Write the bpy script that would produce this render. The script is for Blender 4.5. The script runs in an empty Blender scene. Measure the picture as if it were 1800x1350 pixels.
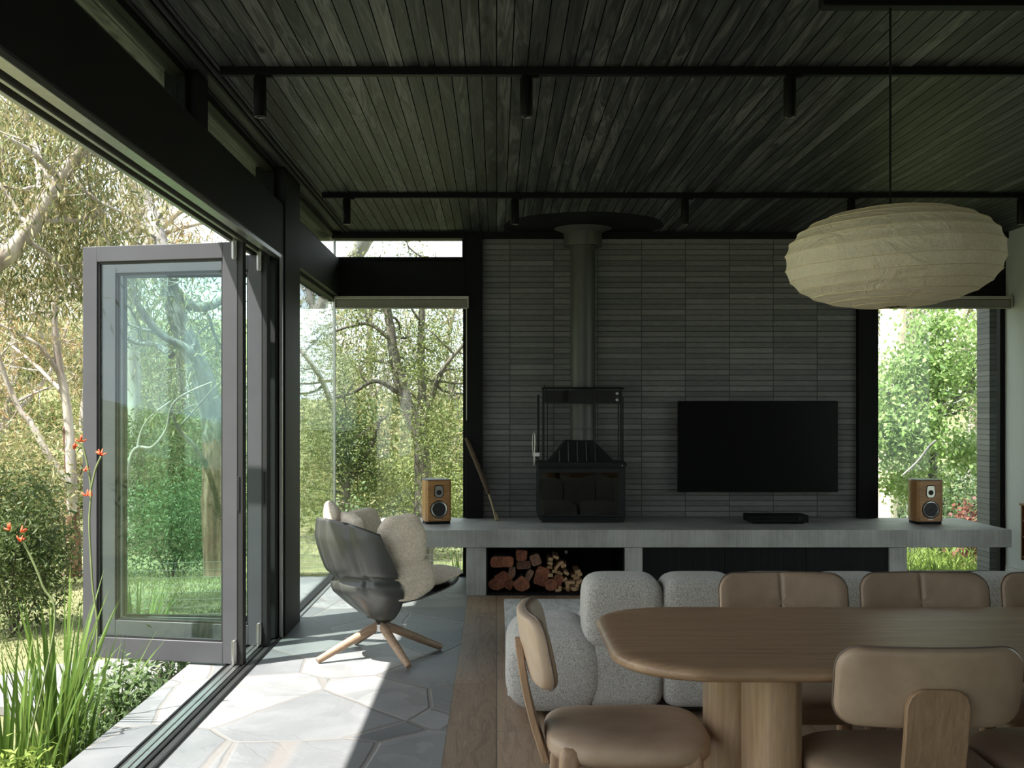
import bpy, bmesh, math, random
import numpy as np
from mathutils import Vector, Matrix, Euler
PI = math.pi
SC = bpy.context.scene
COL = SC.collection
random.seed(7)

# ------------------------------------------------------------------ camera, sky, sun, exposure
cam_d = bpy.data.cameras.new('camera')
cam = bpy.data.objects.new('camera', cam_d); COL.objects.link(cam)
cam.location = (0, 0, 1.4); cam.rotation_euler = (PI/2, 0, 0)
cam_d.sensor_width = 36; cam_d.lens = 40.0
cam_d.shift_x = 27/1800; cam_d.shift_y = 51/1800
cam_d.clip_end = 500
SC.camera = cam

SC.view_settings.view_transform = 'Standard'
try: SC.view_settings.look = 'None'
except Exception: pass
SC.view_settings.gamma = 1.0
SC.view_settings.use_curve_mapping = False
SC.view_settings.exposure = 1.25
try:
    SC.cycles.transparent_max_bounces = 24
    SC.cycles.max_bounces = 10
    SC.cycles.diffuse_bounces = 5
    SC.cycles.sample_clamp_indirect = 8
except Exception: pass

SUN_DIR = Vector((0.40, 0.28, -1.0)).normalized()
sun_d = bpy.data.lights.new('sun', 'SUN'); sun_d.energy = 7.6; sun_d.angle = math.radians(0.55)
sun_d.color = (1.0, 0.965, 0.915)
sun = bpy.data.objects.new('sun', sun_d); COL.objects.link(sun)
sun.rotation_euler = SUN_DIR.to_track_quat('-Z', 'Y').to_euler(); sun.location = (-8, -6, 20)

W = bpy.data.worlds.new('sky'); SC.world = W; W.use_nodes = True
wt = W.node_tree; wt.nodes.clear()
def wn(t, **k):
    n = wt.nodes.new(t)
    for a, b in k.items(): setattr(n, a, b)
    return n
w_out = wn('ShaderNodeOutputWorld'); w_bg = wn('ShaderNodeBackground'); w_tc = wn('ShaderNodeTexCoord')
w_map = wn('ShaderNodeMapping'); w_map.inputs['Scale'].default_value = (1, 1, 2.6)
w_no = wn('ShaderNodeTexNoise'); w_no.inputs['Scale'].default_value = 3.2; w_no.inputs['Detail'].default_value = 7; w_no.inputs['Roughness'].default_value = .58
w_r = wn('ShaderNodeValToRGB'); w_r.color_ramp.elements[0].position = .36; w_r.color_ramp.elements[1].position = .54
w_sep = wn('ShaderNodeSeparateXYZ'); w_g = wn('ShaderNodeValToRGB')
w_g.color_ramp.elements[0].position = 0.0; w_g.color_ramp.elements[0].color = (.74, .88, 1, 1)
w_g.color_ramp.elements[1].position = .9; w_g.color_ramp.elements[1].color = (.30, .50, .80, 1)
w_mix = wn('ShaderNodeMix', data_type='RGBA')
wt.links.new(w_tc.outputs['Generated'], w_map.inputs[0]); wt.links.new(w_map.outputs[0], w_no.inputs['Vector'])
wt.links.new(w_no.outputs[0], w_r.inputs[0]); wt.links.new(w_tc.outputs['Generated'], w_sep.inputs[0])
wt.links.new(w_sep.outputs[2], w_g.inputs[0]); wt.links.new(w_r.outputs[0], w_mix.inputs[0])
wt.links.new(w_g.outputs[0], w_mix.inputs[6]); w_mix.inputs[7].default_value = (1.0, 1.0, 1.0, 1)
wt.links.new(w_mix.outputs[2], w_bg.inputs[0]); w_bg.inputs[1].default_value = 1.05
wt.links.new(w_bg.outputs[0], w_out.inputs[0])

# ------------------------------------------------------------------ materials
class Mt:
    def __init__(s, name):
        s.m = bpy.data.materials.new(name); s.m.use_nodes = True; s.t = s.m.node_tree; s.t.nodes.clear()
        s.out = s.n('ShaderNodeOutputMaterial'); s.b = s.n('ShaderNodeBsdfPrincipled'); s.l(s.b.outputs[0], s.out.inputs[0])
        s.tc = s.n('ShaderNodeTexCoord')
    def n(s, t, **k):
        x = s.t.nodes.new(t)
        for a, b in k.items(): setattr(x, a, b)
        return x
    def l(s, a, b): s.t.links.new(a, b)
    def vec(s, scale=(1, 1, 1), rot=(0, 0, 0), src='Object', loc=(0, 0, 0)):
        m = s.n('ShaderNodeMapping'); m.inputs['Scale'].default_value = scale; m.inputs['Rotation'].default_value = rot
        m.inputs['Location'].default_value = loc
        s.l(s.tc.outputs[src], m.inputs[0]); return m.outputs[0]
    def noise(s, v, scale=5, detail=4, rough=.5, dist=0):
        x = s.n('ShaderNodeTexNoise'); s.l(v, x.inputs['Vector']); x.inputs['Scale'].default_value = scale
        x.inputs['Detail'].default_value = detail; x.inputs['Roughness'].default_value = rough; x.inputs['Distortion'].default_value = dist
        return x.outputs[0]
    def ramp(s, f, stops):
        x = s.n('ShaderNodeValToRGB'); e = x.color_ramp.elements
        while len(e) < len(stops): e.new(.5)
        for q, (p, c) in zip(e, stops):
            q.position = p; q.color = c if len(c) == 4 else (*c, 1)
        s.l(f, x.inputs[0]); return x.outputs[0]
    def math(s, op, a, b=None, c=None, clamp=False):
        x = s.n('ShaderNodeMath', operation=op); x.use_clamp = clamp
        for i, q in enumerate((a, b, c)):
            if q is None: continue
            if isinstance(q, (int, float)): x.inputs[i].default_value = q
            else: s.l(q, x.inputs[i])
        return x.outputs[0]
    def mix(s, f, a, b, blend='MIX'):
        x = s.n('ShaderNodeMix', data_type='RGBA', blend_type=blend)
        for i, q in ((0, f), (6, a), (7, b)):
            if isinstance(q, (int, float)): x.inputs[i].default_value = q
            elif isinstance(q, tuple): x.inputs[i].default_value = q if len(q) == 4 else (*q, 1)
            else: s.l(q, x.inputs[i])
        return x.outputs[2]
    def color(s, c):
        if isinstance(c, tuple): s.b.inputs['Base Color'].default_value = c if len(c) == 4 else (*c, 1)
        else: s.l(c, s.b.inputs['Base Color'])
    def rough(s, r):
        if isinstance(r, (int, float)): s.b.inputs['Roughness'].default_value = r
        else: s.l(r, s.b.inputs['Roughness'])
    def bump(s, h, strength=.3, dist=.01):
        x = s.n('ShaderNodeBump'); x.inputs['Strength'].default_value = strength; x.inputs['Distance'].default_value = dist
        s.l(h, x.inputs['Height']); s.l(x.outputs[0], s.b.inputs['Normal'])
    def sep(s, v):
        x = s.n('ShaderNodeSeparateXYZ'); s.l(v, x.inputs[0]); return x.outputs
    def comb(s, a, b, c):
        x = s.n('ShaderNodeCombineXYZ')
        for i, q in enumerate((a, b, c)):
            if isinstance(q, (int, float)): x.inputs[i].default_value = q
            else: s.l(q, x.inputs[i])
        return x.outputs[0]
    def wnoise(s, v):
        x = s.n('ShaderNodeTexWhiteNoise'); s.l(v, x.inputs['Vector']); return x.outputs

def plain(name, c, rough=.5, metal=0, spec=.5, var=.12, scale=20, bump=0.0):
    k = Mt(name); f = k.noise(k.vec(), scale, 3)
    d = tuple(max(0, x*(1-var)) for x in c); e = tuple(min(1, x*(1+var)) for x in c)
    k.color(k.ramp(f, [(.3, d), (.7, e)])); k.rough(rough); k.b.inputs['Metallic'].default_value = metal
    k.b.inputs['Specular IOR Level'].default_value = spec
    if bump: k.bump(f, bump, .003)
    return k.m

def wood(name, dark, light, axis='x', scale=1.0, rough=.5, stretch=14, bump=.08):
    k = Mt(name); s = {'x': (1, stretch, stretch), 'y': (stretch, 1, stretch), 'z': (stretch, stretch, 1)}[axis]
    v = k.vec(tuple(q*scale for q in s))
    a = k.noise(v, 2.2, 8, .62, 1.2)
    v2 = k.vec(tuple(q*scale*6 for q in s)); b = k.noise(v2, 3, 3, .6)
    f = k.math('ADD', k.math('MULTIPLY', a, .75), k.math('MULTIPLY', b, .25))
    k.color(k.ramp(f, [(.33, dark), (.52, tuple((p+q)/2 for p, q in zip(dark, light))), (.68, light)]))
    k.rough(rough); k.bump(f, bump, .002); return k.m

def glass(name, tint=(.93, .97, .955), f0=.045, dark=1.0):
    k = Mt(name); k.t.nodes.remove(k.b)
    lw = k.n('ShaderNodeLayerWeight'); lw.inputs[0].default_value = .5
    f = k.math('ADD', k.math('MULTIPLY', k.math('POWER', lw.outputs['Facing'], 5), 1-f0), f0, clamp=True)
    tr = k.n('ShaderNodeBsdfTransparent'); tr.inputs[0].default_value = (*[x*dark for x in tint], 1)
    gl = k.n('ShaderNodeBsdfGlossy'); gl.inputs['Roughness'].default_value = 0.0; gl.inputs[0].default_value = (.95, .98, .97, 1)
    mx = k.n('ShaderNodeMixShader'); k.l(f, mx.inputs[0]); k.l(tr.outputs[0], mx.inputs[1]); k.l(gl.outputs[0], mx.inputs[2])
    k.l(mx.outputs[0], k.out.inputs[0]); return k.m

def leafmat(name, cols, trans=.35, rough=.55):
    k = Mt(name); g = k.n('ShaderNodeNewGeometry')
    c = k.ramp(g.outputs['Random Per Island'], [(i/(len(cols)-1), tuple(min(.9, w*.88) for w in q)) for i, q in enumerate(cols)])
    k.color(c); k.rough(rough); k.b.inputs['Specular IOR Level'].default_value = .35
    t = k.n('ShaderNodeBsdfTranslucent'); k.l(c, t.inputs[0])
    mx = k.n('ShaderNodeMixShader'); mx.inputs[0].default_value = trans
    k.l(k.b.outputs[0], mx.inputs[1]); k.l(t.outputs[0], mx.inputs[2]); k.l(mx.outputs[0], k.out.inputs[0]); return k.m

def bark(name, a, b, c, zs=.5, scale=4):
    k = Mt(name); v = k.vec((1, 1, zs*.4)); f = k.noise(v, scale, 6, .6, .6)
    k.color(k.ramp(f, [(.34, a), (.5, b), (.66, c)])); k.rough(.85); k.bump(k.noise(k.vec((3, 3, .6)), 6, 5), .5, .02); return k.m

def ceiling_mat():
    k = Mt('black stained ceiling boards'); x, y, z = k.sep(k.vec())
    u = k.math('DIVIDE', x, .0685); cell = k.math('FLOOR', u); fr = k.math('FRACT', u)
    edge = k.math('MINIMUM', fr, k.math('SUBTRACT', 1.0, fr))
    groove = k.math('LESS_THAN', edge, .034)
    rnd = k.wnoise(k.comb(cell, 0, 0))[0]
    # end joints
    yy = k.math('ADD', y, k.math('MULTIPLY', rnd, 37.0))
    v = k.comb(k.math('MULTIPLY', x, 9.0), k.math('MULTIPLY', yy, .55), k.math('MULTIPLY', rnd, 5.0))
    gr = k.noise(v, 1.5, 3, .5, .9)
    vf = k.comb(k.math('MULTIPLY', x, 120.0), k.math('MULTIPLY', yy, 3.0), 0.0); fine = k.noise(vf, 1.0, 3)
    rings = k.math('FRACT', k.math('MULTIPLY', gr, 9.0)); rings = k.math('ABSOLUTE', k.math('SUBTRACT', rings, .5))
    knv = k.comb(k.math('MULTIPLY', x, 9.0), k.math('MULTIPLY', yy, 2.6), 0.0)
    vo = k.n('ShaderNodeTexVoronoi'); k.l(knv, vo.inputs['Vector']); vo.inputs['Scale'].default_value = 1.0
    knot = k.ramp(vo.outputs['Distance'], [(.06, (1, 1, 1)), (.20, (0, 0, 0))])
    f = k.math('ADD', k.math('MULTIPLY', gr, .62), k.math('ADD', k.math('MULTIPLY', rings, .34), k.math('MULTIPLY', fine, .22)))
    f = k.math('ADD', f, k.math('MULTIPLY', k.math('SUBTRACT', rnd, .5), .16))
    c = k.ramp(f, [(.34, (.010, .0105, .011)), (.52, (.035, .036, .036)), (.70, (.115, .116, .114))])
    c = k.mix(knot, c, (.014, .014, .012)); c = k.mix(groove, c, (.003, .003, .003))
    k.color(c); k.l(k.math('MULTIPLY', k.math('SUBTRACT', 1.0, groove), .26), k.b.inputs['Specular IOR Level']); k.rough(k.math('ADD', .40, k.math('MULTIPLY', fine, .16)))
    h = k.math('SUBTRACT', k.math('ADD', k.math('MULTIPLY', gr, .35), k.math('MULTIPLY', knot, .25)), k.math('MULTIPLY', groove, 1.0))
    k.bump(h, .8, .006); return k.m

def brick_mat(name, axis='x', base=.135):
    k = Mt(name); x, y, z = k.sep(k.vec())
    u = x if axis == 'x' else y
    W_, H_ = .375, .0466
    uu = k.math('DIVIDE', k.math('ADD', u, 10.012 if axis == 'x' else 10), W_); vv = k.math('DIVIDE', z, H_)
    cu, cv = k.math('FLOOR', uu), k.math('FLOOR', vv); fu, fv = k.math('FRACT', uu), k.math('FRACT', vv)
    # wavy joint edges
    wob = k.math('MULTIPLY', k.math('SUBTRACT', k.noise(k.comb(k.math('MULTIPLY', u, 14.0), cv, 0), 1, 2), .5), .12)
    ev = k.math('MINIMUM', fv, k.math('SUBTRACT', 1.0, fv)); ev = k.math('ADD', ev, wob)
    eu = k.math('MINIMUM', fu, k.math('SUBTRACT', 1.0, fu))
    mort = k.math('MAXIMUM', k.math('LESS_THAN', ev, .075), k.math('LESS_THAN', eu, .0095))
    r = k.wnoise(k.comb(cu, cv, 0))[0]
    n = k.noise(k.comb(k.math('MULTIPLY', u, 3.0), cv, k.math('MULTIPLY', z, 18.0)), 3, 6, .65)
    spots = k.noise(k.vec((1, 1, 1)), 60, 3)
    f = k.math('ADD', k.math('ADD', k.math('MULTIPLY', r, .33), k.math('MULTIPLY', n, .55)), k.math('MULTIPLY', spots, .2))
    b = base
    c = k.ramp(f, [(.22, (b*.55, b*.55, b*.56)), (.5, (b*.85, b*.84, b*.83)), (.74, (b*1.25, b*1.22, b*1.18)), (.93, (b*2.4, b*2.3, b*2.2))])
    c = k.mix(mort, c, (b*.30, b*.29, b*.28)); k.color(c); k.rough(.62)
    h = k.math('SUBTRACT', k.math('ADD', k.math('MULTIPLY', n, .5), k.math('MULTIPLY', r, .4)), k.math('MULTIPLY', mort, 1.4))
    k.bump(h, .9, .006); return k.m

def flag_mat():
    k = Mt('bluestone crazy paving')
    warp = k.n('ShaderNodeTexNoise'); k.l(k.vec(), warp.inputs['Vector']); warp.inputs['Scale'].default_value = 1.6; warp.inputs['Detail'].default_value = 3
    wv = k.n('ShaderNodeVectorMath', operation='MULTIPLY_ADD'); k.l(warp.outputs['Color'], wv.inputs[0]); wv.inputs[1].default_value = (.13, .13, 0)
    k.l(k.vec((1.75, 1.45, 0), (0, 0, .25)), wv.inputs[2])
    ve = k.n('ShaderNodeTexVoronoi', feature='DISTANCE_TO_EDGE'); vc = k.n('ShaderNodeTexVoronoi', feature='F1')
    for q in (ve, vc):
        k.l(wv.outputs[0], q.inputs['Vector']); q.inputs['Scale'].default_value = 1.05; q.inputs['Randomness'].default_value = .95
    rn = k.wnoise(vc.outputs['Color'])[0]
    edge = k.ramp(ve.outputs['Distance'], [(.010, (1, 1, 1)), (.022, (0, 0, 0))])
    n1 = k.noise(k.vec((1, 1, 1)), 2.6, 6, .6, .4); n2 = k.noise(k.vec(), 55, 4)
    # slate cleft layers: broad curved tone steps
    st = k.noise(k.vec((1, 1, 1), loc=(3, 1, 0)), 1.9, 4, .55, .7); stp = k.ramp(st, [(.50, (0, 0, 0)), (.515, (1, 1, 1)), (.60, (1, 1, 1)), (.61, (0, 0, 0))])
    f = k.math('ADD', k.math('MULTIPLY', rn, .45), k.math('ADD', k.math('MULTIPLY', n1, .5), k.math('MULTIPLY', n2, .12)))
    c = k.ramp(f, [(.25, (.078, .084, .088)), (.48, (.140, .145, .149)), (.66, (.200, .203, .202)), (.85, (.275, .272, .263))])
    c = k.mix(k.math('MULTIPLY', stp, .5), c, (.13, .134, .134)); c = k.mix(edge, c, (.155, .147, .138)); k.color(c)
    k.rough(k.math('ADD', .34, k.math('MULTIPLY', n1, .3)))
    h = k.math('SUBTRACT', k.math('ADD', k.math('MULTIPLY', n1, .5), k.math('MULTIPLY', stp, .3)), k.math('MULTIPLY', edge, 1.2))
    k.bump(h, .6, .005); return k.m

def board_floor_mat():
    k = Mt('smoked oak floorboards'); x, y, z = k.sep(k.vec())
    u = k.math('DIVIDE', x, .22); cell = k.math('FLOOR', u); fr = k.math('FRACT', u); e = k.math('MINIMUM', fr, k.math('SUBTRACT', 1.0, fr))
    r = k.wnoise(k.comb(cell, 0, 0))[0]; w = k.math('DIVIDE', k.math('ADD', y, k.math('MULTIPLY', r, 9.0)), 2.1)
    c2 = k.math('FLOOR', w); f2 = k.math('FRACT', w); e2 = k.math('MINIMUM', f2, k.math('SUBTRACT', 1.0, f2))
    g = k.math('MAXIMUM', k.math('LESS_THAN', e, .008), k.math('LESS_THAN', e2, .0008)); rb = k.wnoise(k.comb(cell, c2, 0))[0]
    v = k.comb(k.math('MULTIPLY', x, 9.0), k.math('ADD', y, k.math('MULTIPLY', rb, 20.0)), k.math('MULTIPLY', rb, 9.0))
    gr = k.noise(v, 2.0, 7, .62, 1.6); rings = k.math('ABSOLUTE', k.math('SUBTRACT', k.math('FRACT', k.math('MULTIPLY', gr, 6.0)), .5))
    fine = k.noise(k.comb(k.math('MULTIPLY', x, 160.0), k.math('MULTIPLY', y, 4.0), 0.0), 1, 3)
    f = k.math('ADD', k.math('ADD', k.math('MULTIPLY', gr, .5), k.math('MULTIPLY', rings, .28)), k.math('ADD', k.math('MULTIPLY', fine, .2), k.math('MULTIPLY', k.math('SUBTRACT', rb, .5), .25)))
    c = k.ramp(f, [(.28, (.14, .09, .055)), (.52, (.27, .185, .12)), (.78, (.40, .29, .20))]); c = k.mix(g, c, (.02, .014, .01)); k.color(c)
    k.rough(k.math('ADD', .40, k.math('MULTIPLY', fine, .15))); k.bump(k.math('SUBTRACT', k.math('MULTIPLY', gr, .3), g), .35, .002); return k.m

def concrete_mat(name, a, b, streak=True):
    k = Mt(name); n = k.noise(k.vec(), 3.5, 7, .6); f = n
    if streak:
        s = k.noise(k.vec((70, 70, 3)), 1, 3); f = k.math('ADD', k.math('MULTIPLY', n, .65), k.math('MULTIPLY', s, .35))
    k.color(k.ramp(f, [(.36, a), (.64, b)])); k.rough(.48); k.bump(k.noise(k.vec(), 90, 4), .15, .002); return k.m

def boucle_mat():
    k = Mt('pale grey boucle'); n = k.noise(k.vec(), 170, 3, .6); m = k.noise(k.vec(), 380, 2)
    f = k.math('ADD', k.math('MULTIPLY', n, .7), k.math('MULTIPLY', m, .3))
    k.color(k.ramp(f, [(.34, (.23, .215, .195)), (.5, (.55, .53, .495)), (.64, (.74, .72, .68))])); k.rough(1.0)
    k.b.inputs['Specular IOR Level'].default_value = .1; k.b.inputs['Sheen Weight'].default_value = .25
    k.bump(f, 1.0, .010); return k.m

def linen_mat(name, a, b):
    k = Mt(name); n = k.noise(k.vec((300, 300, 40)), 1, 2); m = k.noise(k.vec((40, 40, 300)), 1, 2); w = k.noise(k.vec(), 9, 4, .6, .8)
    f = k.math('ADD', k.math('MULTIPLY', n, .5), k.math('MULTIPLY', m, .5))
    k.color(k.ramp(f, [(.38, a), (.62, b)])); k.rough(.95); k.b.inputs['Sheen Weight'].default_value = .15
    k.bump(k.math('ADD', k.math('MULTIPLY', f, .12), w), .55, .012); return k.m

def leather_mat():
    k = Mt('tan leather'); n = k.noise(k.vec(), 5, 6, .6); p = k.noise(k.vec(), 300, 2)
    k.color(k.ramp(n, [(.3, (.33, .235, .165)), (.6, (.44, .325, .235)), (.8, (.50, .38, .285))])); k.rough(.5)
    k.bump(k.math('ADD', k.math('MULTIPLY', p, .3), n), .12, .004); return k.m

def paper_mat():
    k = Mt('cream rice paper'); n = k.noise(k.vec((1, 1, 1)), 9, 6, .6, 1.4); f = k.noise(k.vec(), 90, 3)
    c = k.ramp(f, [(.3, (.84, .78, .64)), (.7, (.92, .87, .74))]); k.color(c); k.rough(.85)
    k.bump(k.math('ADD', n, k.math('MULTIPLY', f, .1)), 1.0, .022)
    t = k.n('ShaderNodeBsdfTranslucent'); k.l(c, t.inputs[0]); mx = k.n('ShaderNodeMixShader'); mx.inputs[0].default_value = .42
    k.l(k.b.outputs[0], mx.inputs[1]); k.l(t.outputs[0], mx.inputs[2]); k.l(mx.outputs[0], k.out.inputs[0]); return k.m

def grass_mat():
    k = Mt('dry green lawn'); n = k.noise(k.vec((1, 1, 1)), .55, 5, .6); m = k.noise(k.vec(), 22, 5, .7); q = k.noise(k.vec(), 3, 5, .6)
    f = k.math('ADD', k.math('ADD', k.math('MULTIPLY', n, .45), k.math('MULTIPLY', m, .3)), k.math('MULTIPLY', q, .3))
    k.color(k.ramp(f, [(.33, (.07, .10, .03)), (.5, (.15, .165, .065)), (.62, (.27, .25, .12)), (.75, (.35, .31, .17))])); k.rough(.95)
    k.bump(m, .9, .05); return k.m

def rug_mat():
    k = Mt('silver wool rug'); n = k.noise(k.vec((6, 1.2, 1)), 2, 6, .65, 1.5); f = k.noise(k.vec((1, 12, 1)), 40, 3)
    s = k.math('ADD', k.math('MULTIPLY', n, .8), k.math('MULTIPLY', f, .2))
    k.color(k.ramp(s, [(.36, (.38, .375, .36)), (.5, (.58, .575, .555)), (.66, (.70, .70, .69))])); k.rough(.95); k.bump(f, .5, .004); return k.m

def stripes(name, axis, step, a, g, rough=.5, gw=.07):
    k = Mt(name); o = k.sep(k.vec()); u = k.math('DIVIDE', o['xyz'.index(axis)], step); fr = k.math('FRACT', u)
    e = k.math('MINIMUM', fr, k.math('SUBTRACT', 1.0, fr)); gr = k.math('LESS_THAN', e, gw); k.b.inputs['Specular IOR Level'].default_value = .14
    n = k.noise(k.vec((30, 30, 1.5)), 2, 4); c = k.ramp(n, [(.3, tuple(q*.7 for q in a)), (.7, tuple(q*1.3 for q in a))])
    k.color(k.mix(gr, c, g)); k.rough(rough); k.bump(k.math('SUBTRACT', k.math('MULTIPLY', n, .2), gr), .6, .005); return k.m

M = {}
M['ceiling'] = ceiling_mat()
M['brick'] = brick_mat('charcoal long format brick', 'x', .150)
M['brick_out'] = brick_mat('charcoal brick outside', 'y', .15)
M['flag'] = flag_mat()
M['floor'] = board_floor_mat()
M['concrete'] = concrete_mat('cast concrete hearth', (.25, .245, .23), (.42, .415, .395))
M['path'] = concrete_mat('concrete path', (.14, .137, .13), (.21, .207, .20), False)
M['black'] = plain('black painted timber', (.007, .007, .007), .6, spec=.15)
M['blackmetal'] = plain('black powdercoat', (.0045, .0045, .0048), .5, spec=.15)
M['steelblack'] = plain('matt black stove steel', (.013, .013, .0135), .55, bump=.05, spec=.25)
M['flue'] = plain('flue dark grey enamel', (.060, .060, .056), .42, scale=3, var=.15)
M['cast'] = plain('cast iron', (.009, .0095, .0105), .5, bump=.15, spec=.3)
M['frame'] = plain('charcoal door frame paint', (.066, .067, .072), .45, scale=4, var=.08, spec=.3)
M['gasket'] = plain('black rubber gasket', (.008, .008, .008), .6)
M['chrome'] = plain('satin stainless steel', (.50, .49, .47), .3, metal=1, var=.05)
M['silver'] = plain('aluminium track', (.45, .45, .44), .35, metal=1, var=.08)
M['post'] = stripes('black timber cladding', 'y', .045, (.012, .012, .011), (.002, .002, .002), .6)
M['beam'] = plain('black steel beam', (.0085, .0085, .008), .6, spec=.2, var=.2, scale=2)
M['white'] = plain('white wall paint', (.50, .53, .515), .8, var=.01)
M['blind'] = plain('taupe blind fabric', (.21, .195, .165), .9, scale=90)
M['blindrail'] = plain('bronze aluminium rail', (.42, .39, .33), .4, metal=.4)
M['glass'] = glass('clear glass', f0=.022)
M['doorglass'] = glass('grey green door glass', (.88, .95, .93), f0=.028)
M['stoveglass'] = glass('stove glass', (.55, .52, .48), f0=.05)
M['tvglass'] = plain('television screen', (.002, .002, .0025), .3, spec=.12, var=.01)
M['tabletop'] = wood('fumed oak tabletop', (.25, .155, .092), (.45, .30, .185), 'x', 1.0, .38, 12)
M['oak'] = wood('oak leg', (.30, .195, .115), (.52, .36, .225), 'z', 1.0, .45, 18)
M['chairoak'] = wood('chair oak', (.26, .16, .095), (.45, .30, .19), 'z', 1.2, .45, 20)
M['loungeoak'] = wood('lounge oak', (.20, .13, .08), (.40, .28, .185), 'x', 1.5, .5, 16)
M['leather'] = leather_mat()
M['piping'] = plain('taupe leather piping', (.16, .12, .10), .5)
M['boucle'] = boucle_mat()
M['rug'] = rug_mat()
M['linen'] = linen_mat('oatmeal linen', (.50, .43, .335), (.74, .66, .53))
M['shell'] = plain('grey moulded shell', (.052, .054, .049), .30, var=.05, scale=3)
M['cabinet'] = stripes('black vertical grain timber', 'x', .012, (.012, .012, .013), (.004, .004, .004), .5, .12)
M['firebox'] = plain('black niche steel', (.005, .005, .006), .6, spec=.15)
M['firebrick'] = plain('dark fire lining', (.03, .026, .022), .9, var=.4)
M['walnut'] = wood('speaker walnut veneer', (.27, .125, .045), (.52, .27, .105), 'x', 3, .35, 8)
M['speaktop'] = plain('dark leather top', (.06, .062, .068), .35)
M['cone'] = plain('black speaker cone', (.012, .012, .013), .5)
M['paper'] = paper_mat()
M['rib'] = plain('bamboo rib', (.66, .56, .38), .7)
M['redwood'] = wood('dark stained cabinet wood', (.10, .03, .012), (.24, .085, .035), 'z', 1, .35)
def logmat(name, cut, rim):
    k = Mt(name); n = k.noise(k.vec((3, .3, 3)), 6, 6, .7, 1.0); k.color(k.ramp(n, [(.3, rim), (.48, cut), (.7, tuple(min(1, q*1.5) for q in cut))])); k.rough(.9); k.bump(n, 1.0, .02); return k.m
M['log'] = logmat('red gum split log', (.25, .09, .048), (.075, .028, .017))
M['log2'] = logmat('grey weathered log', (.22, .12, .08), (.07, .045, .035))
M['bark'] = plain('log bark', (.045, .032, .025), .95, bump=.6)
M['stick'] = wood('pale kindling', (.30, .17, .08), (.52, .35, .20), 'y', 4, .8)
M['seed'] = plain('brown dried seed head', (.085, .055, .035), .95, scale=120, var=.6, bump=.8)
M['stem'] = plain('straw stem', (.38, .30, .17), .8)
M['grass'] = grass_mat()
M['gumleaf'] = leafmat('gum leaves', [(.10, .14, .045), (.17, .20, .075), (.25, .25, .10), (.33, .29, .13), (.38, .32, .18)])
M['duskyleaf'] = leafmat('orange tinged gum leaves', [(.34, .24, .12), (.42, .31, .16), (.26, .25, .12), (.50, .28, .12)])
M['darkleaf'] = leafmat('dark bush leaves', [(.055, .09, .028), (.09, .13, .04), (.14, .18, .06)])
M['teatree'] = leafmat('fine tea tree leaves', [(.06, .09, .02), (.13, .17, .04), (.26, .29, .09), (.10, .13, .03), (.34, .37, .14)], .35)
M['brightleaf'] = leafmat('bright green broad leaves', [(.14, .25, .06), (.28, .42, .12), (.44, .55, .22), (.20, .33, .09), (.55, .64, .34)], .45, .35)  # palest tones paint in highlights and light coming from behind
M['limeleaf'] = leafmat('lime green leaves', [(.24, .34, .07), (.36, .45, .11), (.17, .25, .05)], .5)
M['redleaf'] = leafmat('copper leaves', [(.16, .05, .05), (.30, .12, .08), (.10, .05, .05)])
M['shrubleaf'] = leafmat('mid green shrub leaves', [(.07, .12, .045), (.13, .20, .08), (.21, .29, .13)], .35)
M['strap'] = leafmat('strap leaves', [(.06, .12, .02), (.11, .19, .035), (.19, .28, .06)], .35, .35)
M['flowerstem'] = plain('green flower stem', (.16, .20, .08), .6)
M['redflower'] = plain('red orange flowers', (.75, .10, .03), .6)
M['palebark'] = bark('pale smooth gum bark', (.17, .14, .11), (.32, .285, .24), (.46, .42, .37))
M['greybark'] = bark('grey mottled gum bark', (.10, .095, .085), (.19, .18, .165), (.30, .285, .26))
M['redbark'] = bark('stringy red brown bark', (.055, .025, .016), (.13, .062, .040), (.24, .15, .105), .2, 9)
M['creambark'] = bark('cream peeling bark', (.45, .32, .22), (.66, .56, .44), (.78, .70, .60))
M['darkbark'] = bark('dark twig bark', (.05, .04, .03), (.10, .085, .065), (.17, .145, .11))
M['wire'] = plain('galvanised fence wire', (.30, .30, .29), .45, metal=.6)
M['fencepost'] = plain('fence post', (.42, .40, .37), .7)

# ------------------------------------------------------------------ mesh helpers
OFF = {}
def tag(o, label=None, cat=None, group=None, kind=None):
    if label: o['label'] = label
    if cat: o['category'] = cat
    if group: o['group'] = group
    if kind: o['kind'] = kind
    return o
def thing(name, label, cat, loc=(0, 0, 0), group=None, kind=None, local=False):
    o = bpy.data.objects.new(name, None); COL.objects.link(o); o.location = loc; o.empty_display_size = .1
    OFF[o.name] = Vector((0, 0, 0)) if local else Vector(loc)
    return tag(o, label, cat, group, kind)
def place(t, loc, rz=0):
    t.location = loc; t.rotation_euler = (0, 0, rz)
def dup(root, loc, rz, label=None, group=None):
    r = root.copy(); COL.objects.link(r); r.location = loc; r.rotation_euler = (0, 0, rz)
    if label: r['label'] = label
    if group: r['group'] = group
    for ch in list(root.children):
        c = ch.copy(); COL.objects.link(c); c.parent = r
        for g in list(ch.children):
            d = g.copy(); COL.objects.link(d); d.parent = c
    return r

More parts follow.
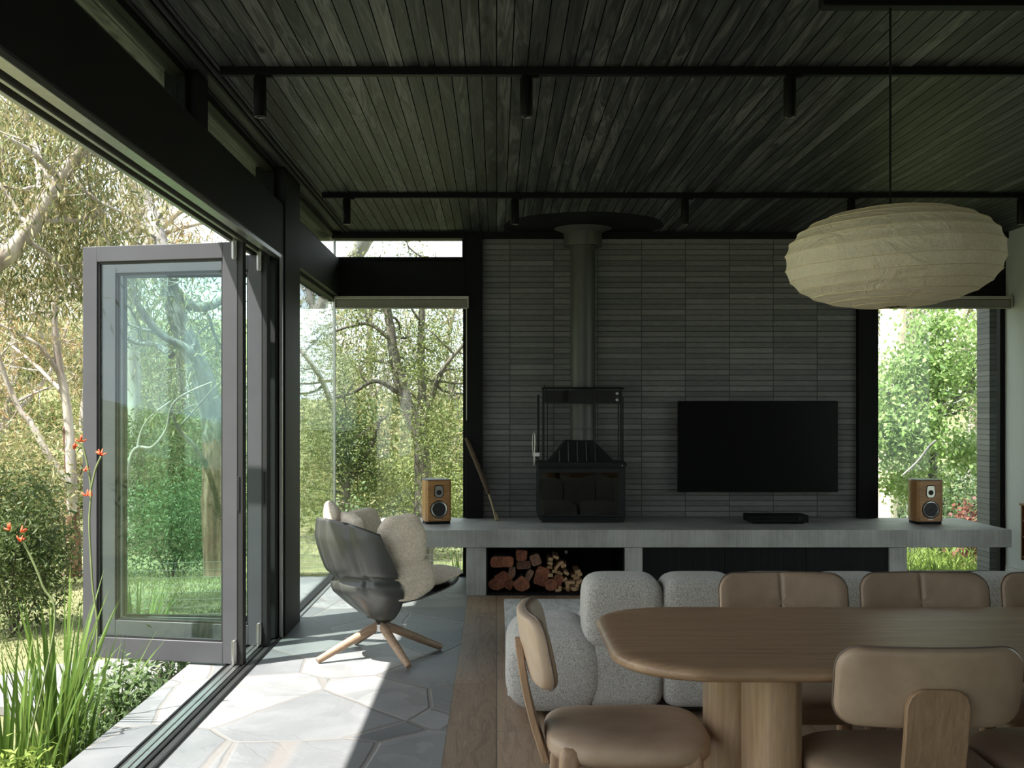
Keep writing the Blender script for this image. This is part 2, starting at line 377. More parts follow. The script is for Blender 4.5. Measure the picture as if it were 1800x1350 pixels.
class MB:
    def __init__(s): s.v = []; s.f = []
    def add(s, vs, fs):
        k = len(s.v); s.v += [tuple(q) for q in vs]; s.f += [tuple(i+k for i in f) for f in fs]; return s
    def box(s, x0, x1, y0, y1, z0, z1):
        v = [(x, y, z) for z in (z0, z1) for y in (y0, y1) for x in (x0, x1)]
        return s.add(v, [(0, 2, 3, 1), (4, 5, 7, 6), (0, 1, 5, 4), (2, 6, 7, 3), (0, 4, 6, 2), (1, 3, 7, 5)])
    def obox(s, c, size, rot=(0, 0, 0)):
        R = Euler(rot).to_matrix(); c = Vector(c)
        v = [c + R @ Vector((sx*size[0]/2, sy*size[1]/2, sz*size[2]/2)) for sz in (-1, 1) for sy in (-1, 1) for sx in (-1, 1)]
        return s.add(v, [(0, 2, 3, 1), (4, 5, 7, 6), (0, 1, 5, 4), (2, 6, 7, 3), (0, 4, 6, 2), (1, 3, 7, 5)])
    def bar(s, p0, p1, w, h, up=(0, 0, 1)):
        """rectangular bar from p0 to p1; w across, h along up"""
        p0, p1 = Vector(p0), Vector(p1); d = (p1-p0).normalized(); a = d.cross(Vector(up)).normalized(); b = a.cross(d)
        v = [p + a*sx*w/2 + b*sz*h/2 for p in (p0, p1) for sx, sz in ((-1, -1), (1, -1), (1, 1), (-1, 1))]
        return s.add(v, [(0, 1, 2, 3), (7, 6, 5, 4), (0, 4, 5, 1), (1, 5, 6, 2), (2, 6, 7, 3), (3, 7, 4, 0)])
    def tube(s, pts, r, k=8, caps=True, closed=False):
        pts = [Vector(p) for p in pts]; n = len(pts); rs = r if isinstance(r, (list, tuple)) else [r]*n
        vs, fs = [], []; prev = None
        for i, p in enumerate(pts):
            if closed: d = (pts[(i+1) % n]-pts[i-1])
            else: d = (pts[min(i+1, n-1)]-pts[max(i-1, 0)])
            if d.length < 1e-9: d = Vector((0, 0, 1))
            d.normalize()
            if prev is None:
                u = d.orthogonal().normalized()
            else:
                u = prev - d*prev.dot(d)
                u = u.normalized() if u.length > 1e-6 else d.orthogonal().normalized()
            prev = u; w = d.cross(u)
            for j in range(k):
                a = 2*PI*j/k; vs.append(p + (u*math.cos(a) + w*math.sin(a))*rs[i])
        m = n if closed else n-1
        for i in range(m):
            for j in range(k):
                a, b = i*k, ((i+1) % n)*k; fs.append((a+j, a+(j+1) % k, b+(j+1) % k, b+j))
        if caps and not closed:
            fs.append(tuple(range(k))[::-1]); fs.append(tuple((n-1)*k+j for j in range(k)))
        return s.add(vs, fs)
    def lathe(s, prof, n=32, c=(0, 0, 0), axis='z', cap=True):
        c = Vector(c); vs, fs = [], []
        for r, h in prof:
            for j in range(n):
                a = 2*PI*j/n; x, y = r*math.cos(a), r*math.sin(a)
                vs.append(c + Vector({'z': (x, y, h), 'y': (x, -h, y), 'x': (h, x, y)}[axis]))
        for i in range(len(prof)-1):
            for j in range(n): fs.append((i*n+j, i*n+(j+1) % n, (i+1)*n+(j+1) % n, (i+1)*n+j))
        if cap:
            fs.append(tuple(range(n))[::-1]); fs.append(tuple((len(prof)-1)*n+j for j in range(n)))
        return s.add(vs, fs)
    def prism(s, poly, h0, h1, plane='xy'):
        n = len(poly); mp = {'xy': lambda a, b, h: (a, b, h), 'xz': lambda a, b, h: (a, h, b), 'yz': lambda a, b, h: (h, a, b)}[plane]
        vs = [mp(a, b, h0) for a, b in poly] + [mp(a, b, h1) for a, b in poly]
        fs = [tuple(range(n))[::-1], tuple(range(n, 2*n))] + [(i, (i+1) % n, n+(i+1) % n, n+i) for i in range(n)]
        return s.add(vs, fs)
    def sup(s, c, size, p=(4, 4), n=12, fn=None, M3=None):
        """superquadric pillow: half sizes size, p=(in-plane xy exponent, z exponent)"""
        vs, fs, idx = [], [], {}
        def key(q): return tuple(round(x, 5) for x in q)
        for ax in range(3):
            for sg in (-1, 1):
                g = {}
                for i in range(n+1):
                    for j in range(n+1):
                        a, b = math.tan((2*i/n-1)*PI/4), math.tan((2*j/n-1)*PI/4)
                        q = [0, 0, 0]; q[ax] = sg; q[(ax+1) % 3] = a; q[(ax+2) % 3] = b
                        kk = key(q)
                        if kk not in idx:
                            x, y, z = (abs(t) for t in q)
                            rxy = (x**p[0]+y**p[0])**(1/p[0]); r = (rxy**p[1]+z**p[1])**(1/p[1])
                            w = [q[0]/r*size[0], q[1]/r*size[1], q[2]/r*size[2]]
                            if fn: w = fn(*w)
                            w = Vector(w)
                            if M3 is not None: w = M3 @ w
                            idx[kk] = len(vs); vs.append(Vector(c)+w)
                        g[i, j] = idx[kk]
                for i in range(n):
                    for j in range(n):
                        f = (g[i, j], g[i+1, j], g[i+1, j+1], g[i, j+1]); fs.append(f if sg > 0 else f[::-1])
        return s.add(vs, fs)
    def grid(s, P, wrap=False):
        nu, nv = len(P), len(P[0]); vs = [q for row in P for q in row]; fs = []
        for i in range(nu-1):
            for j in range(nv-1): fs.append((i*nv+j, i*nv+j+1, (i+1)*nv+j+1, (i+1)*nv+j))
        return s.add(vs, fs)
    def build(s, name, mat, parent=None, bevel=0, seg=2, smooth=True, ang=35, solid=0, subsurf=0, kind=None, label=None):
        me = bpy.data.meshes.new(name); V = np.array(s.v, dtype=float)
        if parent is not None: off = OFF[parent.name]
        else: off = Vector((float((V[:, 0].min()+V[:, 0].max())/2), float((V[:, 1].min()+V[:, 1].max())/2), float(V[:, 2].min())))
        if kind == 'structure': off = Vector((0, 0, 0))
        me.from_pydata([(a-off.x, b-off.y, c-off.z) for a, b, c in s.v], [], s.f)
        me.materials.append(mat); me.update()
        bm = bmesh.new(); bm.from_mesh(me); bmesh.ops.recalc_face_normals(bm, faces=bm.faces); bm.to_mesh(me); bm.free()
        if smooth:
            me.polygons.foreach_set('use_smooth', [True]*len(me.polygons))
            if ang < 180: me.set_sharp_from_angle(angle=math.radians(ang))
        o = bpy.data.objects.new(name, me); COL.objects.link(o); OFF[o.name] = off
        if parent is not None: o.parent = parent
        else: o.location = off
        if solid:
            md = o.modifiers.new('solid', 'SOLIDIFY'); md.thickness = solid; md.offset = 0
        if bevel:
            md = o.modifiers.new('bevel', 'BEVEL'); md.width = bevel; md.segments = seg; md.limit_method = 'ANGLE'; md.angle_limit = math.radians(40)
        if subsurf:
            md = o.modifiers.new('sub', 'SUBSURF'); md.levels = subsurf; md.render_levels = subsurf
        if kind: o['kind'] = kind
        if label: o['label'] = label
        return o

def struct(name, mb, mat, label, **k):
    o = mb.build(name, mat, None, kind='structure', **k); o['label'] = label; return o
def rrect(x0, x1, y0, y1, r, n=8):
    out = []
    for cx, cy, a0 in ((x1-r, y1-r, 0), (x0+r, y1-r, 90), (x0+r, y0+r, 180), (x1-r, y0+r, 270)):
        for i in range(n+1):
            a = math.radians(a0+90*i/n); out.append((cx+r*math.cos(a), cy+r*math.sin(a)))
    return out

# ------------------------------------------------------------------ room shell
YB = 9.72      # back wall inner face
CZ = 2.94      # ceiling
struct('floor', MB().box(-1.714, -.22, -3.5, 9.76, -.12, 0), M['flag'], 'grey bluestone crazy paving running through the open doors')
struct('floor', MB().box(-.22, 4.35, -3.5, 9.76, -.12, 0), M['floor'], 'wide smoked oak floorboards')
struct('ceiling', MB().box(-1.78, 5.2, -3.5, 10.2, CZ, CZ+.02), M['ceiling'], 'black stained timber board ceiling')
struct('roof', MB().box(-1.76, 5.2, -3.5, 10.2, CZ+.02, CZ+.14), M['black'], 'flat roof slab', bevel=.004)
struct('trim_1', MB().box(-1.30, -1.285, 0, YB, CZ-.016, CZ).box(-1.262, -1.25, 0, YB, CZ-.016, CZ), M['black'], 'black recessed blind track in the ceiling')
struct('trim_2', MB().box(-1.40, 4.35, YB-.06, YB+.06, 2.885, CZ), M['black'], 'black head trim over the back wall')
struct('wall_back', MB().box(-.12, 3.07, YB, YB+.16, 0, 2.905), M['brick'], 'charcoal brick wall of long thin stacked bricks')
struct('trim_3', MB().box(-.26, -.12, YB-.068, YB+.16, 0, CZ), M['black'], 'black post left of the brick wall', bevel=.004)
struct('trim_4', MB().box(3.07, 3.22, YB-.068, YB+.16, 0, CZ), M['black'], 'black post right of the brick wall', bevel=.004)
struct('trim_5', MB().box(-1.5, -.26, YB, YB+.14, 2.385, 2.70), M['beam'], 'black beam above the back left window', bevel=.003)
struct('trim_6', MB().box(3.22, 4.5, YB, YB+.14, 2.385, CZ), M['beam'], 'black lintel above the back right window')
struct('trim_7', MB().box(-1.50, -1.33, -3.5, YB+.14, 2.385, 2.70), M['beam'], 'long black beam above the glass doors', bevel=.003)
struct('trim_8', MB().box(-1.51, -1.322, 7.12, 7.65, 0, CZ), M['post'], 'black clad post between doors and fixed glass', bevel=.003)
struct('wall_right', MB().box(4.35, 4.5, 8.1, YB+.16, 0, CZ), M['white'], 'white painted side wall')
struct('wall_right', MB().box(4.35, 4.5, -3.5, 4.4, 0, CZ), M['white'], 'white side wall nearer the camera')
struct('wall_front', MB().box(-1.5, 0, -3.6, -3.5, 0, CZ).box(0, 2.2, -3.6, -3.5, 0, 1.0).box(0, 2.2, -3.6, -3.5, 2.7, CZ).box(2.2, 4.5, -3.6, -3.5, 0, CZ), M['white'], 'unseen white wall behind the camera with an added window to light the room')  # out of view, kept pale and given an opening to brighten the interior
struct('wall_brick_outside', MB().box(4.28, 4.55, YB+.16, YB+.42, -.4, CZ), M['brick_out'], 'charcoal brick return outside the right window')
struct('baseboard_right', MB().box(4.343, 4.35, 8.1, YB, .10, .106).box(4.343, 4.35, 8.1, YB, 0, .095), M['white'], 'white skirting board')

def window(name, x0, x1, y, z0, z1, fw, axis='y', mat='black', depth=.07, div=(), gl='glass', sides=(1, 1, 1, 1)):
    """window lying in plane axis=y (spans x) or axis=x (spans y); sides: left, right, bottom, top frame members"""
    t = bpy.data.objects.new(name, None); COL.objects.link(t); t['kind'] = 'structure'; OFF[t.name] = Vector((0, 0, 0))
    f = MB()
    def b(a0, a1, c0, c1):
        if axis == 'y': f.box(a0, a1, y-depth/2, y+depth/2, c0, c1)
        else: f.box(y-depth/2, y+depth/2, a0, a1, c0, c1)
    if sides[0]: b(x0, x0+fw, z0, z1)
    if sides[1]: b(x1-fw, x1, z0, z1)
    if sides[2]: b(x0+fw*sides[0], x1-fw*sides[1], z0, z0+fw)
    if sides[3]: b(x0+fw*sides[0], x1-fw*sides[1], z1-fw, z1)
    for q in div: b(q-fw/2, q+fw/2, z0+fw, z1-fw)
    f.build('window_frame', M[mat], t, bevel=.003)
    g = MB(); xs = [x0+fw*sides[0]] + [q for q in div] + [x1-fw*sides[1]]
    for i in range(len(xs)-1):
        a0 = xs[i]+(fw/2 if i else 0); a1 = xs[i+1]-(fw/2 if i < len(xs)-2 else 0)
        g = MB()
        if axis == 'y': g.box(a0, a1, y-.006, y+.006, z0+fw*sides[2], z1-fw*sides[3])
        else: g.box(y-.006, y+.006, a0, a1, z0+fw*sides[2], z1-fw*sides[3])
        g.build('glass_pane', M[gl], t)
    return t
tag(window('window_1', -1.385, -.26, YB+.045, 0.0, 2.385, .028, 'y', sides=(0, 1, 1, 1)), 'tall fixed glass beside the brick wall')
tag(window('window_2', 7.65, YB+.045, -1.40, 0.0, 2.385, .028, 'x', sides=(1, 0, 1, 1)), 'fixed side glass meeting the corner')
tag(window('window_3', -1.385, -.26, YB+.045, 2.70, CZ-.002, .035, 'y', sides=(0, 1, 1, 1)), 'slot clerestory at the back')
tag(window('window_4', 7.65, YB+.045, -1.42, 2.70, CZ-.002, .03, 'x', sides=(1, 0, 1, 1)), 'clerestory over the fixed side glass')
tag(window('window_5', 5.28, 7.12, -1.42, 2.70, CZ-.002, .035, 'x'), 'clerestory over the folded doors')
tag(window('window_6', 2.9, 5.10, -1.42, 2.70, CZ-.002, .035, 'x'), 'clerestory over the open doorway')
tag(window('window_7', 0.4, 2.72, -1.42, 2.70, CZ-.002, .035, 'x'), 'clerestory nearest the camera')
struct('trim_9', MB().box(-1.49, -1.340, 5.10, 5.28, 2.701, CZ-.0005).box(-1.49, -1.340, 2.72, 2.90, 2.70, CZ), M['black'], 'black mullions between clerestory panes')
tag(window('window_8', 3.22, 4.35, YB+.045, 0.0, 2.385, .045, 'y'), 'tall garden window right of the brick wall')
tag(window('added_window_9', 4.4, 8.1, 4.42, 0.0, 2.70, .06, 'x', div=(6.2,)), 'large unseen glazed opening added in the right wall')  # out of frame, added to let green side light into the room
struct('trim_10', MB().box(4.35, 4.5, 4.4, 8.1, 2.70, CZ), M['beam'], 'black lintel over the added right glazing')
struct('trim_11', MB().tube([(-1.392, YB+.048, 0), (-1.392, YB+.048, CZ)], .011, 6), M['silver'], 'slim corner joint between the two glass walls')
tag(window('added_window_10', -3.5, .4, -1.40, 0.0, 2.385, .05, 'x', div=(-1.5,)), 'unseen fixed glass added left of the camera')  # added glazing outside the view, lets extra daylight in from the left
tag(window('added_window_11', 0, 2.2, -3.55, 1.0, 2.7, .05, 'y', div=(1.1,)), 'unseen window added behind the camera')  # unseen, added for frontal daylight on the interior
# door head and floor track
struct('trim_12', MB().box(-1.475, -1.455, .4, 7.12, 2.345, 2.385).box(-1.425, -1.41, .4, 7.12, 2.35, 2.385).box(-1.385, -1.335, .4, 7.12, 2.36, 2.385), M['silver'], 'silver head track of the folding doors', bevel=.002)
t = bpy.data.objects.new('trim_13', None); COL.objects.link(t); OFF[t.name] = Vector(); tag(t, 'recessed floor track of the folding doors', kind='structure')
MB().box(-1.505, -1.334, .4, 7.65, .0005, .004).build('track_bed', M['gasket'], t)
MB().box(-1.470, -1.444, .4, 7.65, .004, .012).box(-1.438, -1.415, .4, 7.65, .004, .012).build('track_rail', M['silver'], t, bevel=.002)
MB().box(-1.502, -1.490, .4, 7.65, .004, .010).box(-1.40, -1.385, .4, 7.65, .004, .012).box(-1.352, -1.338, .4, 7.65, .004, .010).build('track_lip', M['blackmetal'], t, bevel=.002)
struct('trim_14', MB().box(-1.375, -1.345, 7.65, YB, .001, .014).box(-1.43, -1.415, 7.65, YB+.04, .001, .02), M['silver'], 'silver sill strip under the fixed side glass', bevel=.002)
struct('trim_15', MB().box(-1.50, -1.36, 7.06, 7.12, 0, 2.385), M['gasket'], 'black door jamb beside the post', bevel=.002)
struct('trim_16', MB().box(-1.352, -1.332, 7.07, 7.11, 0, 2.385), M['silver'], 'slim metal jamb strip', bevel=.002)

# folding door leaves
def leaf(n, inner, outer, label, hinge=True):
    ax, ay = inner; bx, by = outer; d = Vector((bx-ax, by-ay, 0)); L = d.length; d.normalize(); nrm = Vector((d.y, -d.x, 0))
    if nrm.y > 0: nrm = -nrm
    t = bpy.data.objects.new('door_%d' % n, None); COL.objects.link(t); t.location = (ax, ay, 0); OFF[t.name] = Vector((ax, ay, 0)); tag(t, label, kind='structure')
    z0, z1, s = .012, 2.345, .088; o = Vector((ax, ay, 0)); f = MB()
    def pan(m, u0, u1, a, b, th, sh=0):
        v = []
        for w in (-th/2+sh, th/2+sh):
            for u, z in ((u0, a), (u1, a), (u1, b), (u0, b)): v.append(o + d*u + nrm*w + Vector((0, 0, z)))
        m.add(v, [(0, 1, 2, 3), (7, 6, 5, 4), (0, 4, 5, 1), (1, 5, 6, 2), (2, 6, 7, 3), (3, 7, 4, 0)])
    f = MB(); pan(f, 0, s, z0, z1, .052); pan(f, L-s, L, z0, z1, .052)
    f.build('stile', M['frame'], t, bevel=.003)
    f = MB(); pan(f, s, L-s, z0, z0+s+.03, .052); pan(f, s, L-s, z1-s, z1, .052); f.build('rail', M['frame'], t, bevel=.003)
    f = MB(); pan(f, -.03, 0, z0, z1, .044)
    for u0, u1, a, b in ((s, s+.012, z0+s+.03, z1-s), (L-s-.012, L-s, z0+s+.03, z1-s), (s, L-s, z1-s-.012, z1-s), (s, L-s, z0+s+.03, z0+s+.042)): pan(f, u0, u1, a, b, .03)
    f.build('gasket', M['gasket'], t)
    g = MB(); pan(g, s+.002, L-s-.002, z0+s+.032, z1-s-.002, .012); g.build('glass_pane', M['doorglass'], t)
    if hinge:
        for z in (.02, 2.245):
            h = MB()
            for w in (.034, .052): h.tube([o+d*.01+nrm*w+Vector((0, 0, z)), o+d*.01+nrm*w+Vector((0, 0, z+.13))], .0085, 10)
            for u in (.025,): pan(h, 0, .03, z+.01, z+.12, .012, .03)
            h.build('hinge', M['chrome'], t, bevel=.001)
        h = MB(); pan(h, -.014, -.001, .86, 1.05, .008, .024); h.build('lock', M['steelblack'], t, bevel=.001)
    return t
leaf(1, (-1.425, 6.30), (-2.35, 6.50), 'nearest folded glass door leaf standing out over the garden')
leaf(2, (-1.395, 6.81), (-2.42, 7.02), 'second folded glass door leaf behind the nearest')
leaf(3, (-1.395, 7.04), (-2.42, 7.14), 'innermost folded glass door leaf beside the post', hinge=False)

# ------------------------------------------------------------------ hearth bench, cabinets
YF = 8.70
h = thing('concrete_hearth_bench', 'long cast concrete bench on piers along the brick wall', 'bench', (1.5, 9.2, 0))
MB().box(-.98, 3.94, YF, YB-.005, .371, .506).build('slab', M['concrete'], h, bevel=.004)
for a, b in ((-.232, -.08), (.982, 1.118), (3.01, 3.145)):
    MB().box(a, b, YF+.02, YB-.07, 0, .371).build('pier', M['concrete'], h, bevel=.004)
c = thing('firewood_niche', 'black steel open firewood niche under the concrete bench', 'firewood niche', (.45, 9.1, 0))
MB().box(-.078, .98, YF+.03, 9.60, .002, .018).box(-.078, .98, 9.58, 9.60, .018, .369).box(-.078, -.07, YF+.03, 9.58, .018, .369).box(.972, .98, YF+.03, 9.58, .018, .369).box(-.07, .972, YF+.03, 9.58, .361, .369).build('niche_shell', M['firebox'], c, bevel=.001)
MB().lathe([(.014, 0), (.014, .004)], 16, (.585, 9.578, .23), 'y').build('vent_cap', M['silver'], c)
c = thing('black_cabinet', 'black timber cabinet with flush doors under the concrete bench', 'cabinet', (2.06, 9.1, 0))
MB().box(1.122, 3.006, YF+.06, 9.6, .002, .368).build('body', M['firebox'], c)
for i in range(3):
    a = 1.124+i*.6275; MB().box(a, a+.6245, YF+.04, YF+.06, .006, .365).build('door', M['cabinet'], c, bevel=.001)

# ------------------------------------------------------------------ ceiling fittings
def spot(x, y, label):
    t = thing('track_spotlight', label, 'spotlight', (x, y, 2.9), 'cylinder spotlights on the ceiling tracks')
    MB().lathe([(.0265, 2.72), (.0285, 2.725), (.0285, 2.888), (.0265, 2.893)], 24, (x, y, 0)).build('body', M['blackmetal'], t)
    MB().box(x-.02, x+.055, y-.014, y+.014, 2.893, 2.903).tube([(x, y, 2.88), (x, y, 2.90)], .012, 10).build('adapter', M['blackmetal'], t, bevel=.002)
    MB().lathe([(.0235, 2.7195), (.024, 2.7185), (.017, 2.7185), (.016, 2.7195)], 24, (x, y, 0)).build('lens_ring', M['chrome'], t)
    return t
for y, x0, x1, lab in ((5.07, -1.23, 4.3, 'nearer black ceiling track carrying three visible spotlights'), (7.96, -1.22, 4.3, 'farther black ceiling track in front of the brick wall')):
    o = MB().box(x0, x1, y-.018, y+.018, 2.903, CZ).build('lighting_track', M['blackmetal'], None, bevel=.002)
    tag(o, lab, 'lighting track')
names = {5.07: ['leftmost spotlight on the nearer ceiling track', 'middle spotlight on the nearer ceiling track', 'right spotlight on the nearer ceiling track'],
         7.96: ['leftmost spotlight on the farther ceiling track by the corner window', 'spotlight on the farther track just left of the flue', 'spotlight on the farther track above the television', 'spotlight on the farther track half behind the paper lantern', 'rightmost spotlight on the farther track at the frame edge']}
for y, xs in ((5.07, (-1.055, .132, 1.306)), (7.96, (-1.05, .127, 1.317, 2.48, 3.67))):
    for x, l in zip(xs, names[y]): spot(x, y, l)
tag(MB().box(1.165, 4.3, 4.06, 4.12, 2.855, CZ).build('pendant_ceiling_rail', M['blackmetal'], None, bevel=.003), 'black ceiling rail that the paper lantern hangs from', 'ceiling rail')
# paper lantern
LX, LY, LZ = 1.425, 4.09, 1.958; LR, LH = .378, .178
t = thing('paper_lantern', 'large oval cream paper pendant lantern over the dining table', 'lantern', (LX, LY, LZ))
tilt = Matrix.Rotation(math.radians(-2.2), 3, 'Y')
def lan(phi, a, bulge=0):
    p = 2.35; cz, sz = math.cos(phi), math.sin(phi)
    r = LR*(abs(cz)**(2/p))*(1+bulge); z = LH*math.copysign(abs(sz)**(2/p*1.0), sz)*(1+bulge*.6)
    return Vector((LX, LY, LZ)) + tilt @ Vector((r*math.cos(a), r*math.sin(a), z))
NB, SUBS, NA = 13, 5, 96; phs = [math.radians(-84+168*i/NB) for i in range(NB+1)]
shade = MB(); P = []
rngw = random.Random(5); wob = [rngw.uniform(-.008, .008) for _ in range(16)]
for b in range(NB):
    for q in range(SUBS if b < NB-1 else SUBS+1):
        u = q/SUBS; ph = phs[b]*(1-u)+phs[b+1]*u
        row = []
        for j in range(NA+1):
            a = 2*PI*j/NA; seam = math.cos(a*4)**2
            row.append(lan(ph + .018*math.sin(a*2+b*.5), a, -.017*math.sin(PI*u)*(.75+.25*seam) + wob[b % 16]*math.sin(a*3+b)*.7*math.sin(PI*u)))
        P.append(row)
shade.grid(P).build('shade', M['paper'], t, ang=180)
for b in range(NB+1):
    MB().tube([lan(phs[b] + .018*math.sin(2*PI*j/72*2+b*.5), 2*PI*j/72, .002) for j in range(72)], .0013, 5, closed=True).build('rib', M['rib'], t)
se = MB()
for k8 in range(8):
    a = 2*PI*(k8+.35)/8; se.tube([lan(phs[0]*(1-i/52)+phs[-1]*i/52, a, .002-.03*abs(math.sin(PI*i/4))) for i in range(53)], .0009, 4)
se.build('seam', M['rib'], t, kind='stuff')
MB().tube([(LX-.01, LY, LZ+LH-.01), (LX-.01, LY, 2.86)], .0042, 8).build('cord', M['blackmetal'], t)
fr = MB(); c0 = lan(phs[0], 0); zc = lan(phs[0], 0).z+.004
for a in (.4, 1.6): fr.tube([lan(phs[0], a), lan(phs[0], a+PI)], .0018, 5)
fr.tube([(LX, LY, zc+.01), (LX-.01, LY, LZ+LH)], .003, 6); fr.build('wire_frame', M['blackmetal'], t)

# ------------------------------------------------------------------ fireplace
FX0, FX1, FY = .338, 1.048, 9.25
t = thing('wood_fireplace', 'black glass fronted wood fireplace with exposed lifting frame on the bench', 'fireplace', (.69, 9.45, .506))
MB().box(FX0+.03, FX1-.01, FY+.03, 9.66, .5065, .55).box(FX0+.01, FX1, FY+.015, 9.66, .53, .55).build('plinth', M['cast'], t, bevel=.003)
MB().box(FX0, FX0+.03, FY+.02, 9.68, .55, .965).box(FX1-.03, FX1, FY+.02, 9.68, .55, .965).box(FX0+.03, FX1-.03, 9.65, 9.68, .55, .965).box(FX0+.03, FX1-.03, FY+.02, 9.65, .55, .565).box(FX0+.03, FX1-.03, FY+.02, 9.65, .95, .965).build('firebox', M['steelblack'], t, bevel=.002)
MB().box(FX0+.031, FX0+.05, FY+.06, 9.63, .566, .93).box(FX1-.05, FX1-.031, FY+.06, 9.63, .566, .93).box(FX0+.05, FX1-.05, 9.61, 9.63, .566, .93).build('fire_lining', M['firebrick'], t)
dr = MB().box(FX0, FX0+.012, FY, FY+.02, .56, .95).box(FX1-.055, FX1, FY, FY+.02, .56, .95).box(FX0+.012, FX1-.055, FY, FY+.02, .915, .95).box(FX0+.012, FX1-.055, FY, FY+.02, .56, .572).build('door', M['steelblack'], t, bevel=.002)
MB().box(FX0+.012, FX1-.055, FY+.004, FY+.010, .572, .915).build('glass_pane', M['stoveglass'], dr)
MB().box(FX0-.004, FX1+.004, FY-.012, 9.68, .965, 1.0).box(FX0-.004, FX1+.01, FY-.02, FY, .975, .990).build('top_plate', M['steelblack'], t, bevel=.004)
hood = MB(); b0 = [(.43, 9.32), (.97, 9.32), (.97, 9.62), (.43, 9.62)]; b1 = [(.57, 9.38), (.80, 9.38), (.80, 9.60), (.57, 9.60)]
vs = [(x, y, 1.0) for x, y in b0]+[(x, y, 1.175) for x, y in b1]; hood.add(vs, [(0, 3, 2, 1), (4, 5, 6, 7), (0, 1, 5, 4), (1, 2, 6, 5), (2, 3, 7, 6), (3, 0, 4, 7)])
hood.build('hood', M['cast'], t, bevel=.004)
for i in range(5):
    x = .515+i*.074; x2 = x*1.0
    zt = 1.165 if .57 < x < .80 else 1.09
    MB().bar((x, 9.31, 1.0), (x, 9.372 if zt > 1.1 else 9.345, zt), .008, .018, (0, 1, 0)).build('hood_rib', M['flue'], t, bevel=.002)
fl = MB().lathe([(.1055, 1.17), (.1055, 1.26), (.109, 1.262), (.109, 1.27), (.1045, 1.272), (.1045, 2.80)], 40, (.72, 9.50, 0)).build('flue', M['flue'], t)
MB().lathe([(.158, 2.79), (.160, 2.80), (.160, 2.905), (.24, CZ-.004), (.24, CZ-.0025)], 48, (.72, 9.50, 0)).build('flue_collar', M['flue'], t)
# lifting frame
MB().box(.374, .392, 9.33, 9.35, 1.0, 1.60).box(.412, .42, 9.33, 9.35, 1.0, 1.58).build('frame_post', M['cast'], t, bevel=.001)
MB().box(1.012, 1.026, 9.33, 9.35, 1.0, 1.60).box(.995, 1.003, 9.33, 9.35, 1.0, 1.58).build('frame_post', M['cast'], t, bevel=.001)
MB().box(.372, 1.035, 9.31, 9.335, 1.595, 1.612).tube([(.365, 9.32, 1.60), (1.045, 9.32, 1.60)], .006, 8).box(.385, .392, 9.30, 9.34, 1.60, 1.63).box(.80, .806, 9.30, 9.34, 1.60, 1.63).build('cross_bar', M['blackmetal'], t, bevel=.001)
cw = MB().box(.392, 1.016, 9.30, 9.36, 1.478, 1.588).build('counterweight', M['steelblack'], t, bevel=.003)
for x in (.565, .985):
    for z in (1.508, 1.560): MB().lathe([(.012, 0), (.012, .006), (.005, .008)], 14, (x, 9.30, z), 'y').build('bolt', M['silver'], cw)
for x in (.562,): MB().box(x-.018, x+.02, 9.292, 9.30, 1.49, 1.58).build('bolt_plate', M['blackmetal'], cw)
MB().tube([(.804, 9.30, 1.0), (.804, 9.30, 1.60)], .006, 6).build('chain', M['cast'], t)
MB().tube([(.405, 9.31, 1.50), (.405, 9.31, 1.60)], .006, 6).build('chain', M['cast'], t)
MB().box(.333, .352, 9.36, 9.38, 1.08, 1.55).tube([(.345, 9.36, 1.0), (.33, 9.36, 1.05), (.342, 9.36, 1.12)], .012, 8).build('side_arm', M['cast'], t, bevel=.001)
MB().box(1.035, 1.044, 9.36, 9.38, 1.0, 1.53).build('side_arm', M['cast'], t, bevel=.001)
MB().tube([(.36, 9.27, .985), (.37, 9.24, .985)], .006, 8).build('bolt', M['silver'], t)
MB().tube([(1.01, 9.27, .975), (1.02, 9.235, .975)], .006, 8).build('bolt', M['silver'], t)
hk = MB(); hx = .306
hk.tube([(hx-.007, 9.3, 1.06), (hx-.014, 9.3, 1.14), (hx-.010, 9.3, 1.22), (hx-.002, 9.3, 1.245), (hx+.006, 9.3, 1.22), (hx+.006, 9.3, 1.14), (hx+.002, 9.3, 1.06)], .0026, 6); hk.tube([(hx, 9.3, .97), (hx, 9.3, 1.07)], .006, 8)
hk.box(hx-.012, hx+.045, 9.31, 9.33, 1.045, 1.075); hk.build('release_cable', M['chrome'], t)
# ceiling disc
cd = MB(); poly = []
for i in range(97):
    a = PI + PI*i/96 - 0; 
cxd, cyd, rd = .71, 9.36, .655
a0 = math.asin((YB-.062-cyd)/rd)
for i in range(97):
    a = a0 - (PI+2*a0)*i/96; poly.append((cxd+rd*math.cos(a), cyd+rd*math.sin(a)))
tag(cd.prism(poly, CZ-.0025, CZ-.0005).build('ceiling_disc', M['blackmetal'], None), 'large dark metal disc on the ceiling around the flue', 'ceiling plate')

